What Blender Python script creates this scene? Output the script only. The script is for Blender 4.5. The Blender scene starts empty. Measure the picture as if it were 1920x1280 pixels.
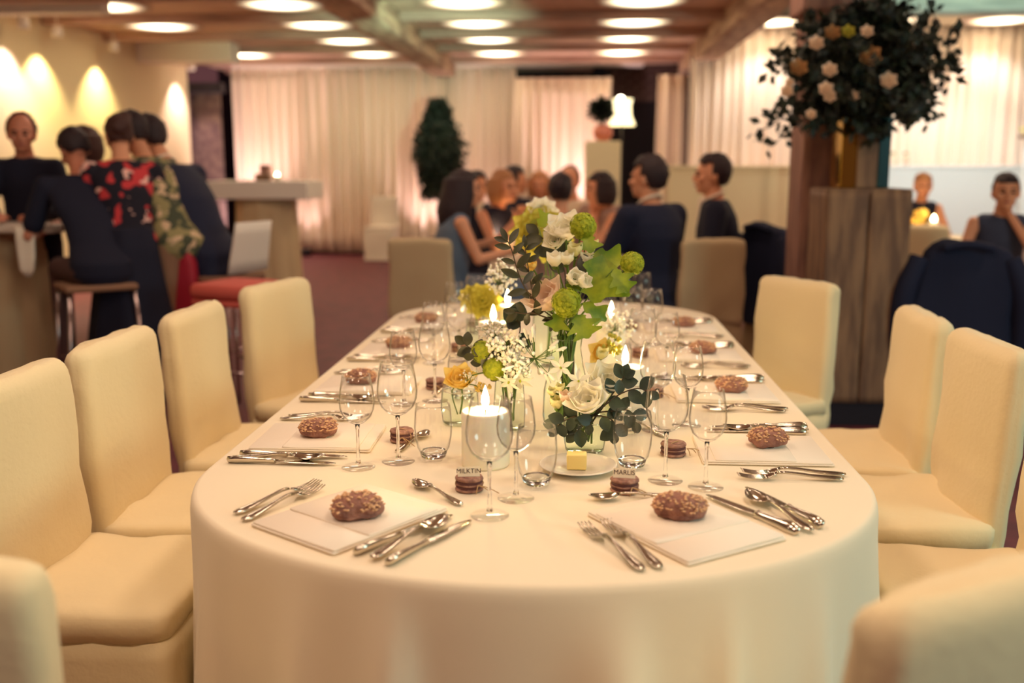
import bpy, bmesh, math, random
from mathutils import Vector, Matrix, Euler, noise
random.seed(7)
R = math.radians
S = bpy.context.scene
COL = S.collection

# ------------------------------------------------------------------ camera, world, lights, exposure
CAM_H = 1.36
cam_d = bpy.data.cameras.new('camera'); cam = bpy.data.objects.new('camera', cam_d); COL.objects.link(cam)
cam.location = (0, 0, CAM_H); cam.rotation_euler = (R(90 - 9.934), 0, R(3.6226))
cam_d.lens = 35; cam_d.sensor_width = 36; cam_d.clip_start = .05
cam_d.dof.use_dof = True; cam_d.dof.focus_distance = 2.12; cam_d.dof.aperture_fstop = 1.9
S.camera = cam
S.view_settings.view_transform = 'Standard'; S.view_settings.look = 'None'
S.view_settings.gamma = 1; S.view_settings.use_curve_mapping = False
S.view_settings.exposure = 0.0
W = bpy.data.worlds.new('world'); S.world = W; W.use_nodes = True
W.node_tree.nodes['Background'].inputs[0].default_value = (.50, .19, .20, 1)
W.node_tree.nodes['Background'].inputs[1].default_value = .22

def light(kind, name, loc, energy, color, target=None, size=.3, **kw):
    d = bpy.data.lights.new(name, kind); d.energy = energy; d.color = color
    if kind == 'AREA': d.shape = 'DISK'; d.size = size
    else: d.shadow_soft_size = size
    for k, v in kw.items(): setattr(d, k, v)
    o = bpy.data.objects.new(name, d); COL.objects.link(o); o.location = loc
    if target is not None:
        o.rotation_euler = (Vector(target) - Vector(loc)).to_track_quat('-Z', 'Y').to_euler()
    return o
WARM = (1, .73, .53); PINK = (1, .68, .66); COOL = (.62, .98, .92); GOLD = (1, .76, .34)
# ceiling downlights over the near half of the hall (same rows as the ones in view)
for lx, ly, e in ((-1.1, .3, 15), (.62, .3, 15), (-1.1, 1.7, 10.5), (.62, 1.7, 10.5), (-1.1, 3.1, 11), (.62, 3.1, 11), (-2.9, 1.7, 5),
                  (-1.1, 5.9, 10), (.62, 5.9, 10), (-2.9, 4.5, 8), (-2.9, 7.3, 14), (-1.1, 8.7, 10), (.62, 8.7, 10), (4.2, 10.5, 40), (3.0, 4.5, 14), (3.2, 7.5, 26)):
    light('AREA', 'downlight', (lx, ly, 2.84), e, WARM, (lx, ly, 0), .5)
# cool area light added at the right, its source unseen
light('AREA', 'cool_side_light', (4.6, .4, 1.9), 75, COOL, (0, 2, .8), 1.6)
# wall washers on the left wall and pink uplights along the curtains
WASHERS = ((9.9, 60, PINK), (10.55, 70, GOLD), (11.85, 70, GOLD), (13.15, 60, (1, .75, .6)), (14.25, 60, PINK))
for ly, e, c in WASHERS:
    light('SPOT', 'wall_washer', (-5.46, ly, 2.76), e * 2.2, c, (-5.56, ly, 0), .03, spot_size=R(98), spot_blend=.5)
# pale spots: on the white partition at right, and mint coloured ones on the beams
light('SPOT', 'cool_spot', (4.4, 10.6, 2.95), 200, (.80, .97, 1), (4.6, 12.9, .9), .05, spot_size=R(62), spot_blend=.5)
light('SPOT', 'mint_spot', (-.6, 8.0, 1.9), 420, (.55, 1, .72), (-1.9, 11.5, 2.95), .05, spot_size=R(52), spot_blend=.8)
light('SPOT', 'mint_spot', (3.4, 7.6, 1.9), 150, (.70, 1, .90), (3.4, 9.5, 2.95), .05, spot_size=R(90), spot_blend=.8)

UPLIGHTS = ((-5.05, 14.75, 260), (-4.15, 15.2, 26), (-2.35, 15.15, 60), (-1.4, 15.1, 34), (.12, 14.5, 260), (1.35, 13.15, 45), (2.3, 13.16, 45), (3.6, 13.16, 45), (5.2, 13.16, 45))

# ------------------------------------------------------------------ helpers
def cam_ray(px, py):
    return cam.rotation_euler.to_matrix() @ Vector(((px - 960) / 1866.67, -(py - 640) / 1866.67, -1))
def at(px, py, Y):
    d = cam_ray(px, py); s = Y / d.y
    return d * s + Vector((0, 0, CAM_H))
def on(px, py, z=.752):
    d = cam_ray(px, py); s = (z - CAM_H) / d.z
    return d * s + Vector((0, 0, CAM_H))
def lin(c): c /= 255; return c / 12.92 if c <= .04045 else ((c + .055) / 1.055) ** 2.4
def rgb(r, g, b): return (lin(r), lin(g), lin(b), 1)

def mat(name, c, rough=.6, metal=0, c2=None, scale=30, bump=0, bscale=200, trans=0, sss=0, emit=0, sheen=0, stretch=None, coat=0, detail=4):
    m = bpy.data.materials.new(name); m.use_nodes = True; nt = m.node_tree; b = nt.nodes['Principled BSDF']
    b.inputs['Base Color'].default_value = c; b.inputs['Roughness'].default_value = rough; b.inputs['Metallic'].default_value = metal
    b.inputs['Transmission Weight'].default_value = trans
    if sss: b.inputs['Subsurface Weight'].default_value = sss; b.inputs['Subsurface Radius'].default_value = (.03, .02, .01)
    if emit: b.inputs['Emission Color'].default_value = c; b.inputs['Emission Strength'].default_value = emit
    if sheen: b.inputs['Sheen Weight'].default_value = sheen
    if coat: b.inputs['Coat Weight'].default_value = coat
    if c2 or bump:
        tc = nt.nodes.new('ShaderNodeTexCoord'); mp = nt.nodes.new('ShaderNodeMapping'); nt.links.new(tc.outputs['Object'], mp.inputs[0])
        if stretch: mp.inputs['Scale'].default_value = stretch
    if c2:
        n = nt.nodes.new('ShaderNodeTexNoise'); n.inputs['Scale'].default_value = scale; n.inputs['Detail'].default_value = detail
        nt.links.new(mp.outputs[0], n.inputs[0])
        r = nt.nodes.new('ShaderNodeValToRGB'); r.color_ramp.elements[0].color = c; r.color_ramp.elements[1].color = c2
        r.color_ramp.elements[0].position = .38; r.color_ramp.elements[1].position = .62
        nt.links.new(n.outputs[0], r.inputs[0]); nt.links.new(r.outputs[0], b.inputs['Base Color'])
    if bump:
        n = nt.nodes.new('ShaderNodeTexNoise'); n.inputs['Scale'].default_value = bscale; nt.links.new(mp.outputs[0], n.inputs[0])
        bp = nt.nodes.new('ShaderNodeBump'); bp.inputs['Strength'].default_value = bump; bp.inputs['Distance'].default_value = .01
        nt.links.new(n.outputs[0], bp.inputs['Height']); nt.links.new(bp.outputs[0], b.inputs['Normal'])
    return m

def petalmat(name, c, c2=None, scale=20, tr=.45, rough=.6):
    m = mat(name, c, rough, c2=c2, scale=scale); nt = m.node_tree; b = nt.nodes['Principled BSDF']; o = nt.nodes['Material Output']
    t = nt.nodes.new('ShaderNodeBsdfTranslucent'); mx = nt.nodes.new('ShaderNodeMixShader'); mx.inputs[0].default_value = tr
    src = b.inputs['Base Color']
    if src.is_linked: nt.links.new(src.links[0].from_socket, t.inputs[0])
    else: t.inputs[0].default_value = c
    nt.links.new(b.outputs[0], mx.inputs[1]); nt.links.new(t.outputs[0], mx.inputs[2]); nt.links.new(mx.outputs[0], o.inputs[0]); return m
def painted_halo(name, c, strength, radius):
    '''round disc whose emission fades outwards, painting the lamp halo on the ceiling'''
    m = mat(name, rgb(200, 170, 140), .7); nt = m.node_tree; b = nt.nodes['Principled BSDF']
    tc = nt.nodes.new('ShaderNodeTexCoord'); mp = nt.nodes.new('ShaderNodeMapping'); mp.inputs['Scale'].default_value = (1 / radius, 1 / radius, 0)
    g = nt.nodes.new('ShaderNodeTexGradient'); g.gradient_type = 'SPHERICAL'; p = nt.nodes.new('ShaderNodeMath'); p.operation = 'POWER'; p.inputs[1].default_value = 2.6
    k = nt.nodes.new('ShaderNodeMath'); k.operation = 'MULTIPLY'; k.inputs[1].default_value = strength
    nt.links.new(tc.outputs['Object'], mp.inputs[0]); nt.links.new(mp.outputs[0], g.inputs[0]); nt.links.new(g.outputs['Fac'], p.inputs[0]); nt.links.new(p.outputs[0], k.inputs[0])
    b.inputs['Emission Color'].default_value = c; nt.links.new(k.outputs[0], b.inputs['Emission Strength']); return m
def thin_glass(name, tint=(1, 1, 1, 1), edge=.6):
    m = bpy.data.materials.new(name); m.use_nodes = True; nt = m.node_tree; nt.nodes.clear()
    o = nt.nodes.new('ShaderNodeOutputMaterial'); mx = nt.nodes.new('ShaderNodeMixShader')
    t = nt.nodes.new('ShaderNodeBsdfTransparent'); t.inputs[0].default_value = tint
    g = nt.nodes.new('ShaderNodeBsdfGlossy'); g.inputs['Roughness'].default_value = .03
    lw = nt.nodes.new('ShaderNodeLayerWeight'); lw.inputs[0].default_value = .07
    mm = nt.nodes.new('ShaderNodeMath'); mm.operation = 'MULTIPLY_ADD'; mm.inputs[1].default_value = edge; mm.inputs[2].default_value = .035
    nt.links.new(lw.outputs['Fresnel'], mm.inputs[0]); nt.links.new(mm.outputs[0], mx.inputs[0])
    nt.links.new(t.outputs[0], mx.inputs[1]); nt.links.new(g.outputs[0], mx.inputs[2]); nt.links.new(mx.outputs[0], o.inputs[0])
    return m

def link(o, parent=None):
    COL.objects.link(o)
    if parent is not None: o.parent = parent
    return o
def obj(name, bm, m, parent=None, smooth=True, loc=None, kind=None):
    if isinstance(bm, bmesh.types.BMesh):
        me = bpy.data.meshes.new(name); bmesh.ops.recalc_face_normals(bm, faces=bm.faces)
        bm.to_mesh(me); bm.free()
        if smooth: me.shade_smooth()
        for x in (m if isinstance(m, (list, tuple)) else [m]): me.materials.append(x)
    else: me = bm
    o = bpy.data.objects.new(name, me); link(o, parent)
    if loc is not None: o.location = loc
    if kind: o['kind'] = kind
    return o
def tag(o, label, cat, group=None, kind=None):
    o['label'] = label; o['category'] = cat
    if group: o['group'] = group
    if kind: o['kind'] = kind
    return o
def thing(name, label, cat, loc=(0, 0, 0), rz=0, group=None):
    o = bpy.data.objects.new(name, None); COL.objects.link(o); o.location = loc; o.rotation_euler = (0, 0, rz); o.empty_display_size = .05
    return tag(o, label, cat, group)
def struct(o): o['kind'] = 'structure'; return o
def dup(o, label=None, loc=None, rz=None, group=None, parent=None):
    c = o.copy(); COL.objects.link(c)
    if parent is not None: c.parent = parent
    for ch in list(o.children): dup(ch, parent=c)
    if label: c['label'] = label
    if loc is not None: c.location = loc
    if rz is not None: c.rotation_euler = (c.rotation_euler.x, c.rotation_euler.y, rz)
    if group: c['group'] = group
    return c
def BM(): return bmesh.new()
def box(bm, lo, hi, bev=0, seg=2):
    r = bmesh.ops.create_cube(bm, size=1); v = r['verts']
    for x in v: x.co = Vector(((lo[i] + hi[i]) / 2 + x.co[i] * (hi[i] - lo[i]) for i in range(3)))
    if bev:
        es = list({e for x in v for e in x.link_edges})
        bmesh.ops.bevel(bm, geom=es, offset=bev, segments=seg, affect='EDGES', profile=.5)
    return bm
def lathe(bm, prof, seg=32, c=(0, 0, 0)):
    rings = []
    for r, z in prof:
        if r < 1e-5: rings.append([bm.verts.new((c[0], c[1], c[2] + z))])
        else: rings.append([bm.verts.new((c[0] + r * math.cos(2 * math.pi * i / seg), c[1] + r * math.sin(2 * math.pi * i / seg), c[2] + z)) for i in range(seg)])
    for a, b in zip(rings, rings[1:]):
        for i in range(seg):
            j = (i + 1) % seg
            if len(a) == 1 and len(b) == 1: continue
            if len(a) == 1: bm.faces.new((a[0], b[i], b[j]))
            elif len(b) == 1: bm.faces.new((a[i], a[j], b[0]))
            else: bm.faces.new((a[i], a[j], b[j], b[i]))
    return bm
def frame_dirs(pts):
    n = len(pts); out = []
    for i in range(n):
        d = pts[min(i + 1, n - 1)] - pts[max(i - 1, 0)]
        out.append(d.normalized() if d.length > 1e-9 else Vector((0, 0, 1)))
    return out
def spline(pts, k=5):
    p = [Vector(x) for x in pts]; out = []
    for i in range(len(p) - 1):
        a, b, c, d = p[max(i - 1, 0)], p[i], p[i + 1], p[min(i + 2, len(p) - 1)]
        for j in range(k):
            t = j / k
            out.append(.5 * ((2 * b) + (c - a) * t + (2 * a - 5 * b + 4 * c - d) * t * t + (3 * b - a - 3 * c + d) * t ** 3))
    out.append(p[-1]); return out
def tube(bm, pts, rad, seg=8, caps=True, flat=1):
    pts = [Vector(p) for p in pts]; n = len(pts)
    rad = [rad] * n if not isinstance(rad, (list, tuple)) else list(rad)
    if len(rad) != n:
        q = [i / (n - 1) * (len(rad) - 1) for i in range(n)]; rad = [rad[int(v)] + (rad[min(int(v) + 1, len(rad) - 1)] - rad[int(v)]) * (v - int(v)) for v in q]
    T = frame_dirs(pts); u = T[0].orthogonal().normalized(); rings = []
    for i in range(n):
        u = (u - T[i] * u.dot(T[i])).normalized(); w = T[i].cross(u)
        rings.append([bm.verts.new(pts[i] + (u * math.cos(2 * math.pi * k / seg) + w * math.sin(2 * math.pi * k / seg) * flat) * rad[i]) for k in range(seg)])
    for a, b in zip(rings, rings[1:]):
        for i in range(seg): bm.faces.new((a[i], a[(i + 1) % seg], b[(i + 1) % seg], b[i]))
    if caps: bm.faces.new(rings[0][::-1]); bm.faces.new(rings[-1])
    return bm
def ell(bm, c, r, rot=None, u=16, v=10):
    q = bmesh.ops.create_uvsphere(bm, u_segments=u, v_segments=v, radius=1)['verts']
    M = Matrix.Translation(Vector(c)) @ ((rot.to_matrix().to_4x4() if rot else Matrix()) @ Matrix.Diagonal((r[0], r[1], r[2], 1)))
    for x in q: x.co = M @ x.co
    return q
def limb(bm, a, b, ra, rb, seg=12):
    a, b = Vector(a), Vector(b); tube(bm, [a, a.lerp(b, .33), a.lerp(b, .66), b], [ra, ra * .67 + rb * .33, ra * .33 + rb * .67, rb], seg)
    ell(bm, a, (ra,) * 3, u=12, v=8); ell(bm, b, (rb,) * 3, u=12, v=8)
def torso(bm, st, n=24):
    '''st: (centre, half width, half depth) from the hips up'''
    loft(bm, [[Vector((c[0] + rx * math.cos(2 * math.pi * i / n), c[1] + ry * math.sin(2 * math.pi * i / n), c[2])) for i in range(n)] for c, rx, ry in st])
def rrect(hx, hy, r, n=10):
    r = min(r, hx * .999, hy * .999); out = []
    for cx, cy, a0 in ((hx - r, hy - r, 0), (-hx + r, hy - r, 90), (-hx + r, -hy + r, 180), (hx - r, -hy + r, 270)):
        for k in range(n + 1):
            a = R(a0 + 90 * k / n); out.append((cx + r * math.cos(a), cy + r * math.sin(a)))
    pts = []                                                 # resample the straight runs
    for i, p in enumerate(out):
        q = out[(i + 1) % len(out)]; L = math.hypot(q[0] - p[0], q[1] - p[1]); m = 8 if (i + 1) % (n + 1) == 0 else 1
        for k in range(m): pts.append((p[0] + (q[0] - p[0]) * k / m, p[1] + (q[1] - p[1]) * k / m))
    return pts
def loft(bm, rings, cap0=True, cap1=True):
    vr = [[bm.verts.new(p) for p in r] for r in rings]; n = len(vr[0])
    for a, b in zip(vr, vr[1:]):
        for i in range(n): bm.faces.new((a[i], a[(i + 1) % n], b[(i + 1) % n], b[i]))
    if cap0: bm.faces.new(vr[0][::-1])
    if cap1: bm.faces.new(vr[-1])
    return bm
def wrinkle(bm, amp, sc, seed=0, fn=None):
    bm.normal_update()
    for v in bm.verts:
        k = fn(v.co) if fn else 1
        v.co += v.normal * (noise.noise(v.co * sc + Vector((seed, seed * .7, 0))) * amp * k)
    return bm
def text_mesh(name, s, size, m, parent, loc, rot):
    cu = bpy.data.curves.new('writing', 'FONT'); cu.body = s; cu.size = size; cu.align_x = 'CENTER'; cu.align_y = 'CENTER'; cu.extrude = .0002
    t = bpy.data.objects.new('writing', cu); COL.objects.link(t); bpy.context.view_layer.update()
    me = bpy.data.meshes.new_from_object(t.evaluated_get(bpy.context.evaluated_depsgraph_get()))
    bpy.data.objects.remove(t); me.materials.clear(); me.materials.append(m)
    o = bpy.data.objects.new(name, me); link(o, parent); o.location = loc; o.rotation_euler = rot
    return o

# ------------------------------------------------------------------ materials
M = dict(
    cloth=mat('cloth', rgb(250, 236, 208), .9, bump=.10, bscale=700, sheen=.2),
    napkin=mat('napkin', rgb(252, 240, 222), .9, bump=.08, bscale=900),
    cover=mat('cover', rgb(240, 222, 178), .9, bump=.12, bscale=60, sheen=.2),
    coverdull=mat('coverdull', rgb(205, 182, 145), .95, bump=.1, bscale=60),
    floor=mat('floor', rgb(112, 48, 60), .6, c2=rgb(94, 40, 52), scale=7, bump=.05, bscale=60),
    wall=mat('wall', rgb(236, 222, 182), .85, bump=.03),
    white=mat('white', rgb(240, 232, 220), .7),
    coolwhite=mat('coolwhite', rgb(236, 240, 236), .7),
    curtain=mat('curtain', rgb(245, 226, 208), .9),
    ceiling=mat('ceiling', rgb(222, 188, 162), .8, c2=rgb(196, 162, 140), scale=4, stretch=(1, 8, 1)),
    joist=mat('joist', rgb(196, 160, 142), .8, c2=rgb(166, 132, 118), scale=6, stretch=(.4, 6, 6)),
    beam=mat('beam', rgb(206, 178, 150), .85, c2=rgb(160, 128, 108), scale=5, bump=.5, bscale=14, stretch=(3, .5, 3)),
    bluebeam=mat('bluebeam', rgb(178, 186, 172), .8, c2=rgb(150, 158, 148), scale=5, stretch=(.5, 3, 3)),
    post=mat('post', rgb(168, 124, 106), .75, c2=rgb(128, 92, 82), scale=6, bump=.4, bscale=20, stretch=(4, 4, .5)),
    plank=mat('plank', rgb(152, 118, 88), .7, c2=rgb(112, 84, 66), scale=5, bump=.35, bscale=22, stretch=(4, 4, .6)),
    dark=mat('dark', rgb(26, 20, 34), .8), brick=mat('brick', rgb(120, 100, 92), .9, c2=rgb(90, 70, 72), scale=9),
    silver=mat('silver', rgb(214, 205, 190), .16, 1, bump=.04, bscale=60), chrome=mat('chrome', rgb(190, 170, 170), .25, 1),
    glass=thin_glass('glass'), thick=mat('thick', (1, 1, 1, 1), .02, trans=1), greenglass=thin_glass('greenglass', (.93, 1, .93, 1), .8),
    china=mat('china', rgb(240, 230, 212), .25, coat=.4), butter=mat('butter', rgb(250, 224, 140), .5, sss=.2),
    wax=mat('wax', rgb(255, 244, 222), .5, sss=.6), wick=mat('wick', rgb(30, 20, 20), .9),
    flame=mat('flame', (1, .80, .45, 1), .5, emit=26),
    crumb=mat('crumb', rgb(172, 124, 106), .95, c2=rgb(138, 96, 86), scale=60, bump=.5, bscale=120), flake=mat('flake', rgb(226, 182, 140), .9),
    choc=mat('choc', rgb(184, 140, 120), .9, c2=rgb(140, 100, 88), scale=70, bump=.5, bscale=160), filling=mat('filling', rgb(92, 52, 52), .7),
    paper=mat('paper', rgb(244, 230, 200), .9), ink=mat('ink', rgb(60, 34, 34), .9), string=mat('string', rgb(196, 160, 112), .9),
    stem=mat('stem', rgb(92, 120, 40), .6), stemdark=mat('stemdark', rgb(70, 56, 36), .7),
    rose=petalmat('rose', rgb(255, 236, 214)), whiterose=petalmat('whiterose', rgb(255, 252, 236)), yellowrose=petalmat('yellowrose', rgb(255, 232, 140)),
    lime=petalmat('lime', rgb(200, 206, 50), rgb(160, 176, 40), 120, .3), bud=petalmat('bud', rgb(244, 240, 190)),
    leaf=petalmat('leaf', rgb(92, 128, 36), rgb(150, 168, 44), 18, .35, .45), leafdark=mat('leafdark', rgb(54, 56, 38), .45, c2=rgb(70, 70, 40), scale=20),
    euca=mat('euca', rgb(64, 78, 56), .5, c2=rgb(46, 58, 46), scale=25), gyps=mat('gyps', rgb(255, 250, 232), .7, sss=.3), mum=petalmat('mum', rgb(216, 206, 90), None, 20, .3),
    skin=mat('skin', rgb(226, 160, 124), .55, sss=.1), skin2=mat('skin2', rgb(214, 140, 112), .55, sss=.1), eye=mat('eye', rgb(40, 26, 28), .3), lip=mat('lip', rgb(176, 84, 80), .5),
    hairdark=mat('hairdark', rgb(44, 26, 32), .6, bump=.6, bscale=50, stretch=(3, 3, .5)), hairbrown=mat('hairbrown', rgb(74, 44, 40), .6, bump=.6, bscale=50, stretch=(3, 3, .5)),
    hairblond=mat('hairblond', rgb(190, 130, 84), .6, bump=.6, bscale=50, stretch=(3, 3, .5)),
    navy=mat('navy', rgb(17, 24, 54), .85, bump=.1, bscale=40), black=mat('black', rgb(15, 18, 44), .85, bump=.1, bscale=40),
    slate=mat('slate', rgb(60, 66, 90), .85), blue=mat('blue', rgb(96, 112, 134), .8), greige=mat('greige', rgb(160, 130, 120), .85),
    shirt=mat('shirt', rgb(242, 226, 204), .85), trouser=mat('trouser', rgb(84, 56, 54), .9), tan=mat('tan', rgb(150, 112, 88), .9),
    red=mat('red', rgb(170, 26, 50), .6), coral=mat('coral', rgb(214, 96, 84), .7), pinkvase=mat('pinkvase', rgb(226, 140, 120), .3, metal=.4),
    shade=mat('shade', (1, .86, .5, 1), .8, emit=2.2), downlight=painted_halo('downlight', (1, .80, .50, 1), 26, .47), bulb=mat('bulb', (1, .9, .7, 1), .5, emit=14),
    green=mat('green', rgb(46, 58, 40), .6, c2=rgb(30, 36, 36), scale=20), blush=mat('blush', rgb(206, 156, 104), .7),
    mirrorgold=mat('mirrorgold', rgb(214, 180, 70), .12, 1), mirrorteal=mat('mirrorteal', rgb(90, 150, 150), .15, 1),
)
def pattern(name, base, cols, scale, thr):
    m = bpy.data.materials.new(name); m.use_nodes = True; nt = m.node_tree; b = nt.nodes['Principled BSDF']; b.inputs['Roughness'].default_value = .85
    tc = nt.nodes.new('ShaderNodeTexCoord'); prev = None
    for i, (c, th) in enumerate(zip(cols, thr)):
        n = nt.nodes.new('ShaderNodeTexNoise'); n.inputs['Scale'].default_value = scale * (1 + .3 * i); n.inputs['Detail'].default_value = 1.5
        mp = nt.nodes.new('ShaderNodeMapping'); mp.inputs['Location'].default_value = (i * .02, 3.1, 1.3)
        nt.links.new(tc.outputs['Object'], mp.inputs[0]); nt.links.new(mp.outputs[0], n.inputs[0])
        g = nt.nodes.new('ShaderNodeMapRange'); g.inputs[1].default_value = th; g.inputs[2].default_value = th + .03; nt.links.new(n.outputs[0], g.inputs[0])
        mx = nt.nodes.new('ShaderNodeMix'); mx.data_type = 'RGBA'; nt.links.new(g.outputs[0], mx.inputs[0])
        if prev is None: mx.inputs[6].default_value = base
        else: nt.links.new(prev, mx.inputs[6])
        mx.inputs[7].default_value = c; prev = mx.outputs[2]
    nt.links.new(prev, b.inputs['Base Color']); return m
M['floral'] = pattern('floral', rgb(20, 16, 36), (rgb(208, 60, 66), rgb(246, 196, 186)), 11, (.56, .60))
M['camo'] = pattern('camo', rgb(70, 76, 58), (rgb(150, 140, 96), rgb(214, 184, 150)), 12, (.50, .58))
# ------------------------------------------------------------------ setting
fl = BM(); box(fl, (-6.2, -3, -.1), (8.5, 17.6, 0)); struct(obj('floor', fl, M['floor'], smooth=False))
b = BM(); box(b, (-5.9, -3, 0), (-5.7, 14.7, 3.0)); struct(obj('wall_left', b, M['wall'], smooth=False))
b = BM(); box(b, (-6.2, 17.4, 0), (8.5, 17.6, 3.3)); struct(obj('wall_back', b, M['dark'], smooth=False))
ce = BM(); box(ce, (-5.9, -3, 2.95), (1.55, 17.5, 3.05)); ceil = struct(obj('ceiling', ce, M['ceiling'], smooth=False))
jm = BM(); box(jm, (-5.7, -.07, 2.86), (1.5, .07, 2.95)); jme = None
for k in range(-1, 5):
    y = 10.75 + 1.42 * k
    if jme is None: o = obj('joist', jm, M['joist'], ceil, smooth=False); jme = o.data
    else: o = obj('joist', jme, None, ceil)
    o.location = (0, y, 0)
b = BM(); box(b, (1.8, -3, 3.12), (8.5, 17.5, 3.22)); struct(obj('ceiling', b, M['wall'], smooth=False))
def rough_beam(name, lo, hi, m, axis, n=26):
    bm = BM(); rings = []
    for k in range(n + 1):
        t = k / n; p = []
        for (u, w) in rrect(.5, .5, .12, 3):
            a = axis; oth = [i for i in range(3) if i != a]
            c = [0, 0, 0]; c[a] = lo[a] + (hi[a] - lo[a]) * t
            c[oth[0]] = (lo[oth[0]] + hi[oth[0]]) / 2 + u * (hi[oth[0]] - lo[oth[0]])
            c[oth[1]] = (lo[oth[1]] + hi[oth[1]]) / 2 + w * (hi[oth[1]] - lo[oth[1]]); p.append(Vector(c))
        rings.append(p)
    loft(bm, rings); wrinkle(bm, .02, 2.5, 3)
    return struct(obj(name, bm, m))
rough_beam('trim_1', (-2.16, 4, 2.71), (-1.84, 15.5, 2.98), M['beam'], 1)
rough_beam('trim_2', (1.50, 4, 2.71), (1.84, 15.5, 3.10), M['beam'], 1)
rough_beam('trim_3', (1.84, 9.4, 2.72), (8.4, 9.75, 3.10), M['bluebeam'], 0)
b = BM(); box(b, (-5.7, 9.55, 2.80), (-4.5, 9.75, 2.95), .01); struct(obj('trim_4', b, M['white'], smooth=False))
b = BM(); box(b, (-5.7, 13.0, 2.70), (-4.45, 13.35, 2.95), .01); struct(obj('trim_5', b, M['white'], smooth=False))
b = BM(); box(b, (-5.7, 14.7, 2.44), (-5.2, 14.9, 2.58), .01); struct(obj('trim_6', b, M['dark'], smooth=False))
b = BM(); box(b, (-5.3, 15.45, 2.86), (1.0, 15.75, 2.95), .01); struct(obj('trim_7', b, M['white'], smooth=False))
b = BM(); box(b, (-5.75, 14.9, 0), (-5.3, 14.95, 2.44)); struct(obj('wall_passage', b, M['brick'], smooth=False))
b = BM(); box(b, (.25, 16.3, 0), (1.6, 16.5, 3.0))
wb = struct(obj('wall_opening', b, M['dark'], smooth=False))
bb = BM(); box(bb, (-.105, -.03, -.035), (.105, .03, .035), .006, 1); bme = None
for r in range(7):
    for k in range(5):
        if bme is None: o = obj('brick', bb, M['brick'], wb, smooth=False); bme = o.data
        else: o = obj('brick', bme, None, wb)
        o.location = (.55 + k * .225 + (.11 if r % 2 else 0), 16.29 + random.uniform(-.006, .006), 2.42 + r * .08)

def curtain(x0, x1, y, z0, z1, name, label, seed, pleat=.16, amp=.055):
    rnd = random.Random(seed); bm = BM(); n = int((x1 - x0) / .018); nz = 10
    ph = 0; prof = []; x = x0; k = 0
    fr = [rnd.uniform(.75, 1.5) for _ in range(400)]; am = [rnd.uniform(.5, 1.3) for _ in range(400)]; c = 0.0
    for i in range(n + 1):
        idx = int(c) % 400; prof.append((x0 + (x1 - x0) * i / n, math.sin(c * 2 * math.pi), am[idx], rnd.random())); c += .018 / pleat * fr[idx]
    rows = []
    for j in range(nz + 1):
        t = j / nz; z = z0 + (z1 - z0) * t
        rows.append([bm.verts.new((px + .012 * math.sin(px * 9 + t * 3), y + amp * s * a * (1.15 - .35 * t) + .01 * math.sin(px * 5 + t * 5), z + (0 if j else .012 * math.sin(px * 4)))) for px, s, a, r in prof])
    for a_, b_ in zip(rows, rows[1:]):
        for i in range(n): bm.faces.new((a_[i], a_[i + 1], b_[i + 1], b_[i]))
    o = obj(name, bm, M['curtain']); sm = o.modifiers.new('cloth', 'SOLIDIFY'); sm.thickness = .006
    return tag(o, label, 'curtain', 'white pleated curtains along the back')
curtain(-5.32, -1.98, 15.55, .05, 2.93, 'curtain', 'long white pleated curtain left of the dark tree, reaching almost to the floor', 1)
curtain(-2.02, -.93, 15.6, .05, 2.93, 'curtain', 'white pleated curtain directly behind the dark column tree', 2)
curtain(-.93, .50, 15.2, .05, 2.66, 'curtain', 'lower bright white curtain beside the dark opening with the lamp', 3)
curtain(1.12, 1.55, 14.4, .05, 2.62, 'curtain', 'narrow white curtain strip right of the dark opening', 4)
curtain(1.45, 3.05, 13.4, .05, 3.11, 'curtain', 'white pleated curtain between the dark opening and the timber post', 5)
curtain(3.05, 7.6, 13.4, .05, 3.11, 'curtain', 'wide white curtain right of the timber post, behind the white wall', 6)
for i, (x, w, h, y, m, lab) in enumerate(((1.95, 1.55, 1.35, 13.0, 'wall', 'cream waist-high partition panel behind the two men in dark jackets'),
                                          (4.55, 2.0, 1.35, 12.9, 'coolwhite', 'white waist-high partition panel behind the blond woman'))):
    t = thing('partition_panel', lab, 'partition', (x, y, 0), 0, 'low partitions before the curtains')
    bm = BM(); box(bm, (-w / 2, -.04, .02), (w / 2, .04, h), .012); obj('board', bm, M[m], t, smooth=False)
    bm = BM(); box(bm, (-w / 2 - .015, -.055, h), (w / 2 + .015, .055, h + .03), .008); obj('cap', bm, M[m], t, smooth=False)
t = thing('partition_panel', 'slim pale upright panel just left of the timber post', 'partition', (2.66, 12.6, 0), 0, 'low partitions before the curtains')
bm = BM(); box(bm, (-.035, -.02, 0), (.035, .02, 1.72), .006); obj('board', bm, M['white'], t, smooth=False)
bm = BM(); box(bm, (-.06, -.1, 0), (.06, .1, .03), .006); obj('foot', bm, M['white'], t, smooth=False)
t = thing('display_screen', 'tall white display panel with leafy garland shelf at far right', 'screen', (5.55, 11.9, 0))
bm = BM(); box(bm, (-.45, -.03, .6), (.55, .03, 1.66), .01); obj('panel', bm, M['coolwhite'], t, smooth=False)
bm = BM(); box(bm, (-.5, -.12, 1.68), (.6, .08, 1.72), .006); obj('shelf', bm, M['plank'], t, smooth=False)
for sx in (-.4, .5):
    bm = BM(); box(bm, (sx - .03, -.03, 0), (sx + .03, .03, .66)); obj('leg', bm, M['plank'], t, smooth=False)
bm = BM()
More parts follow.
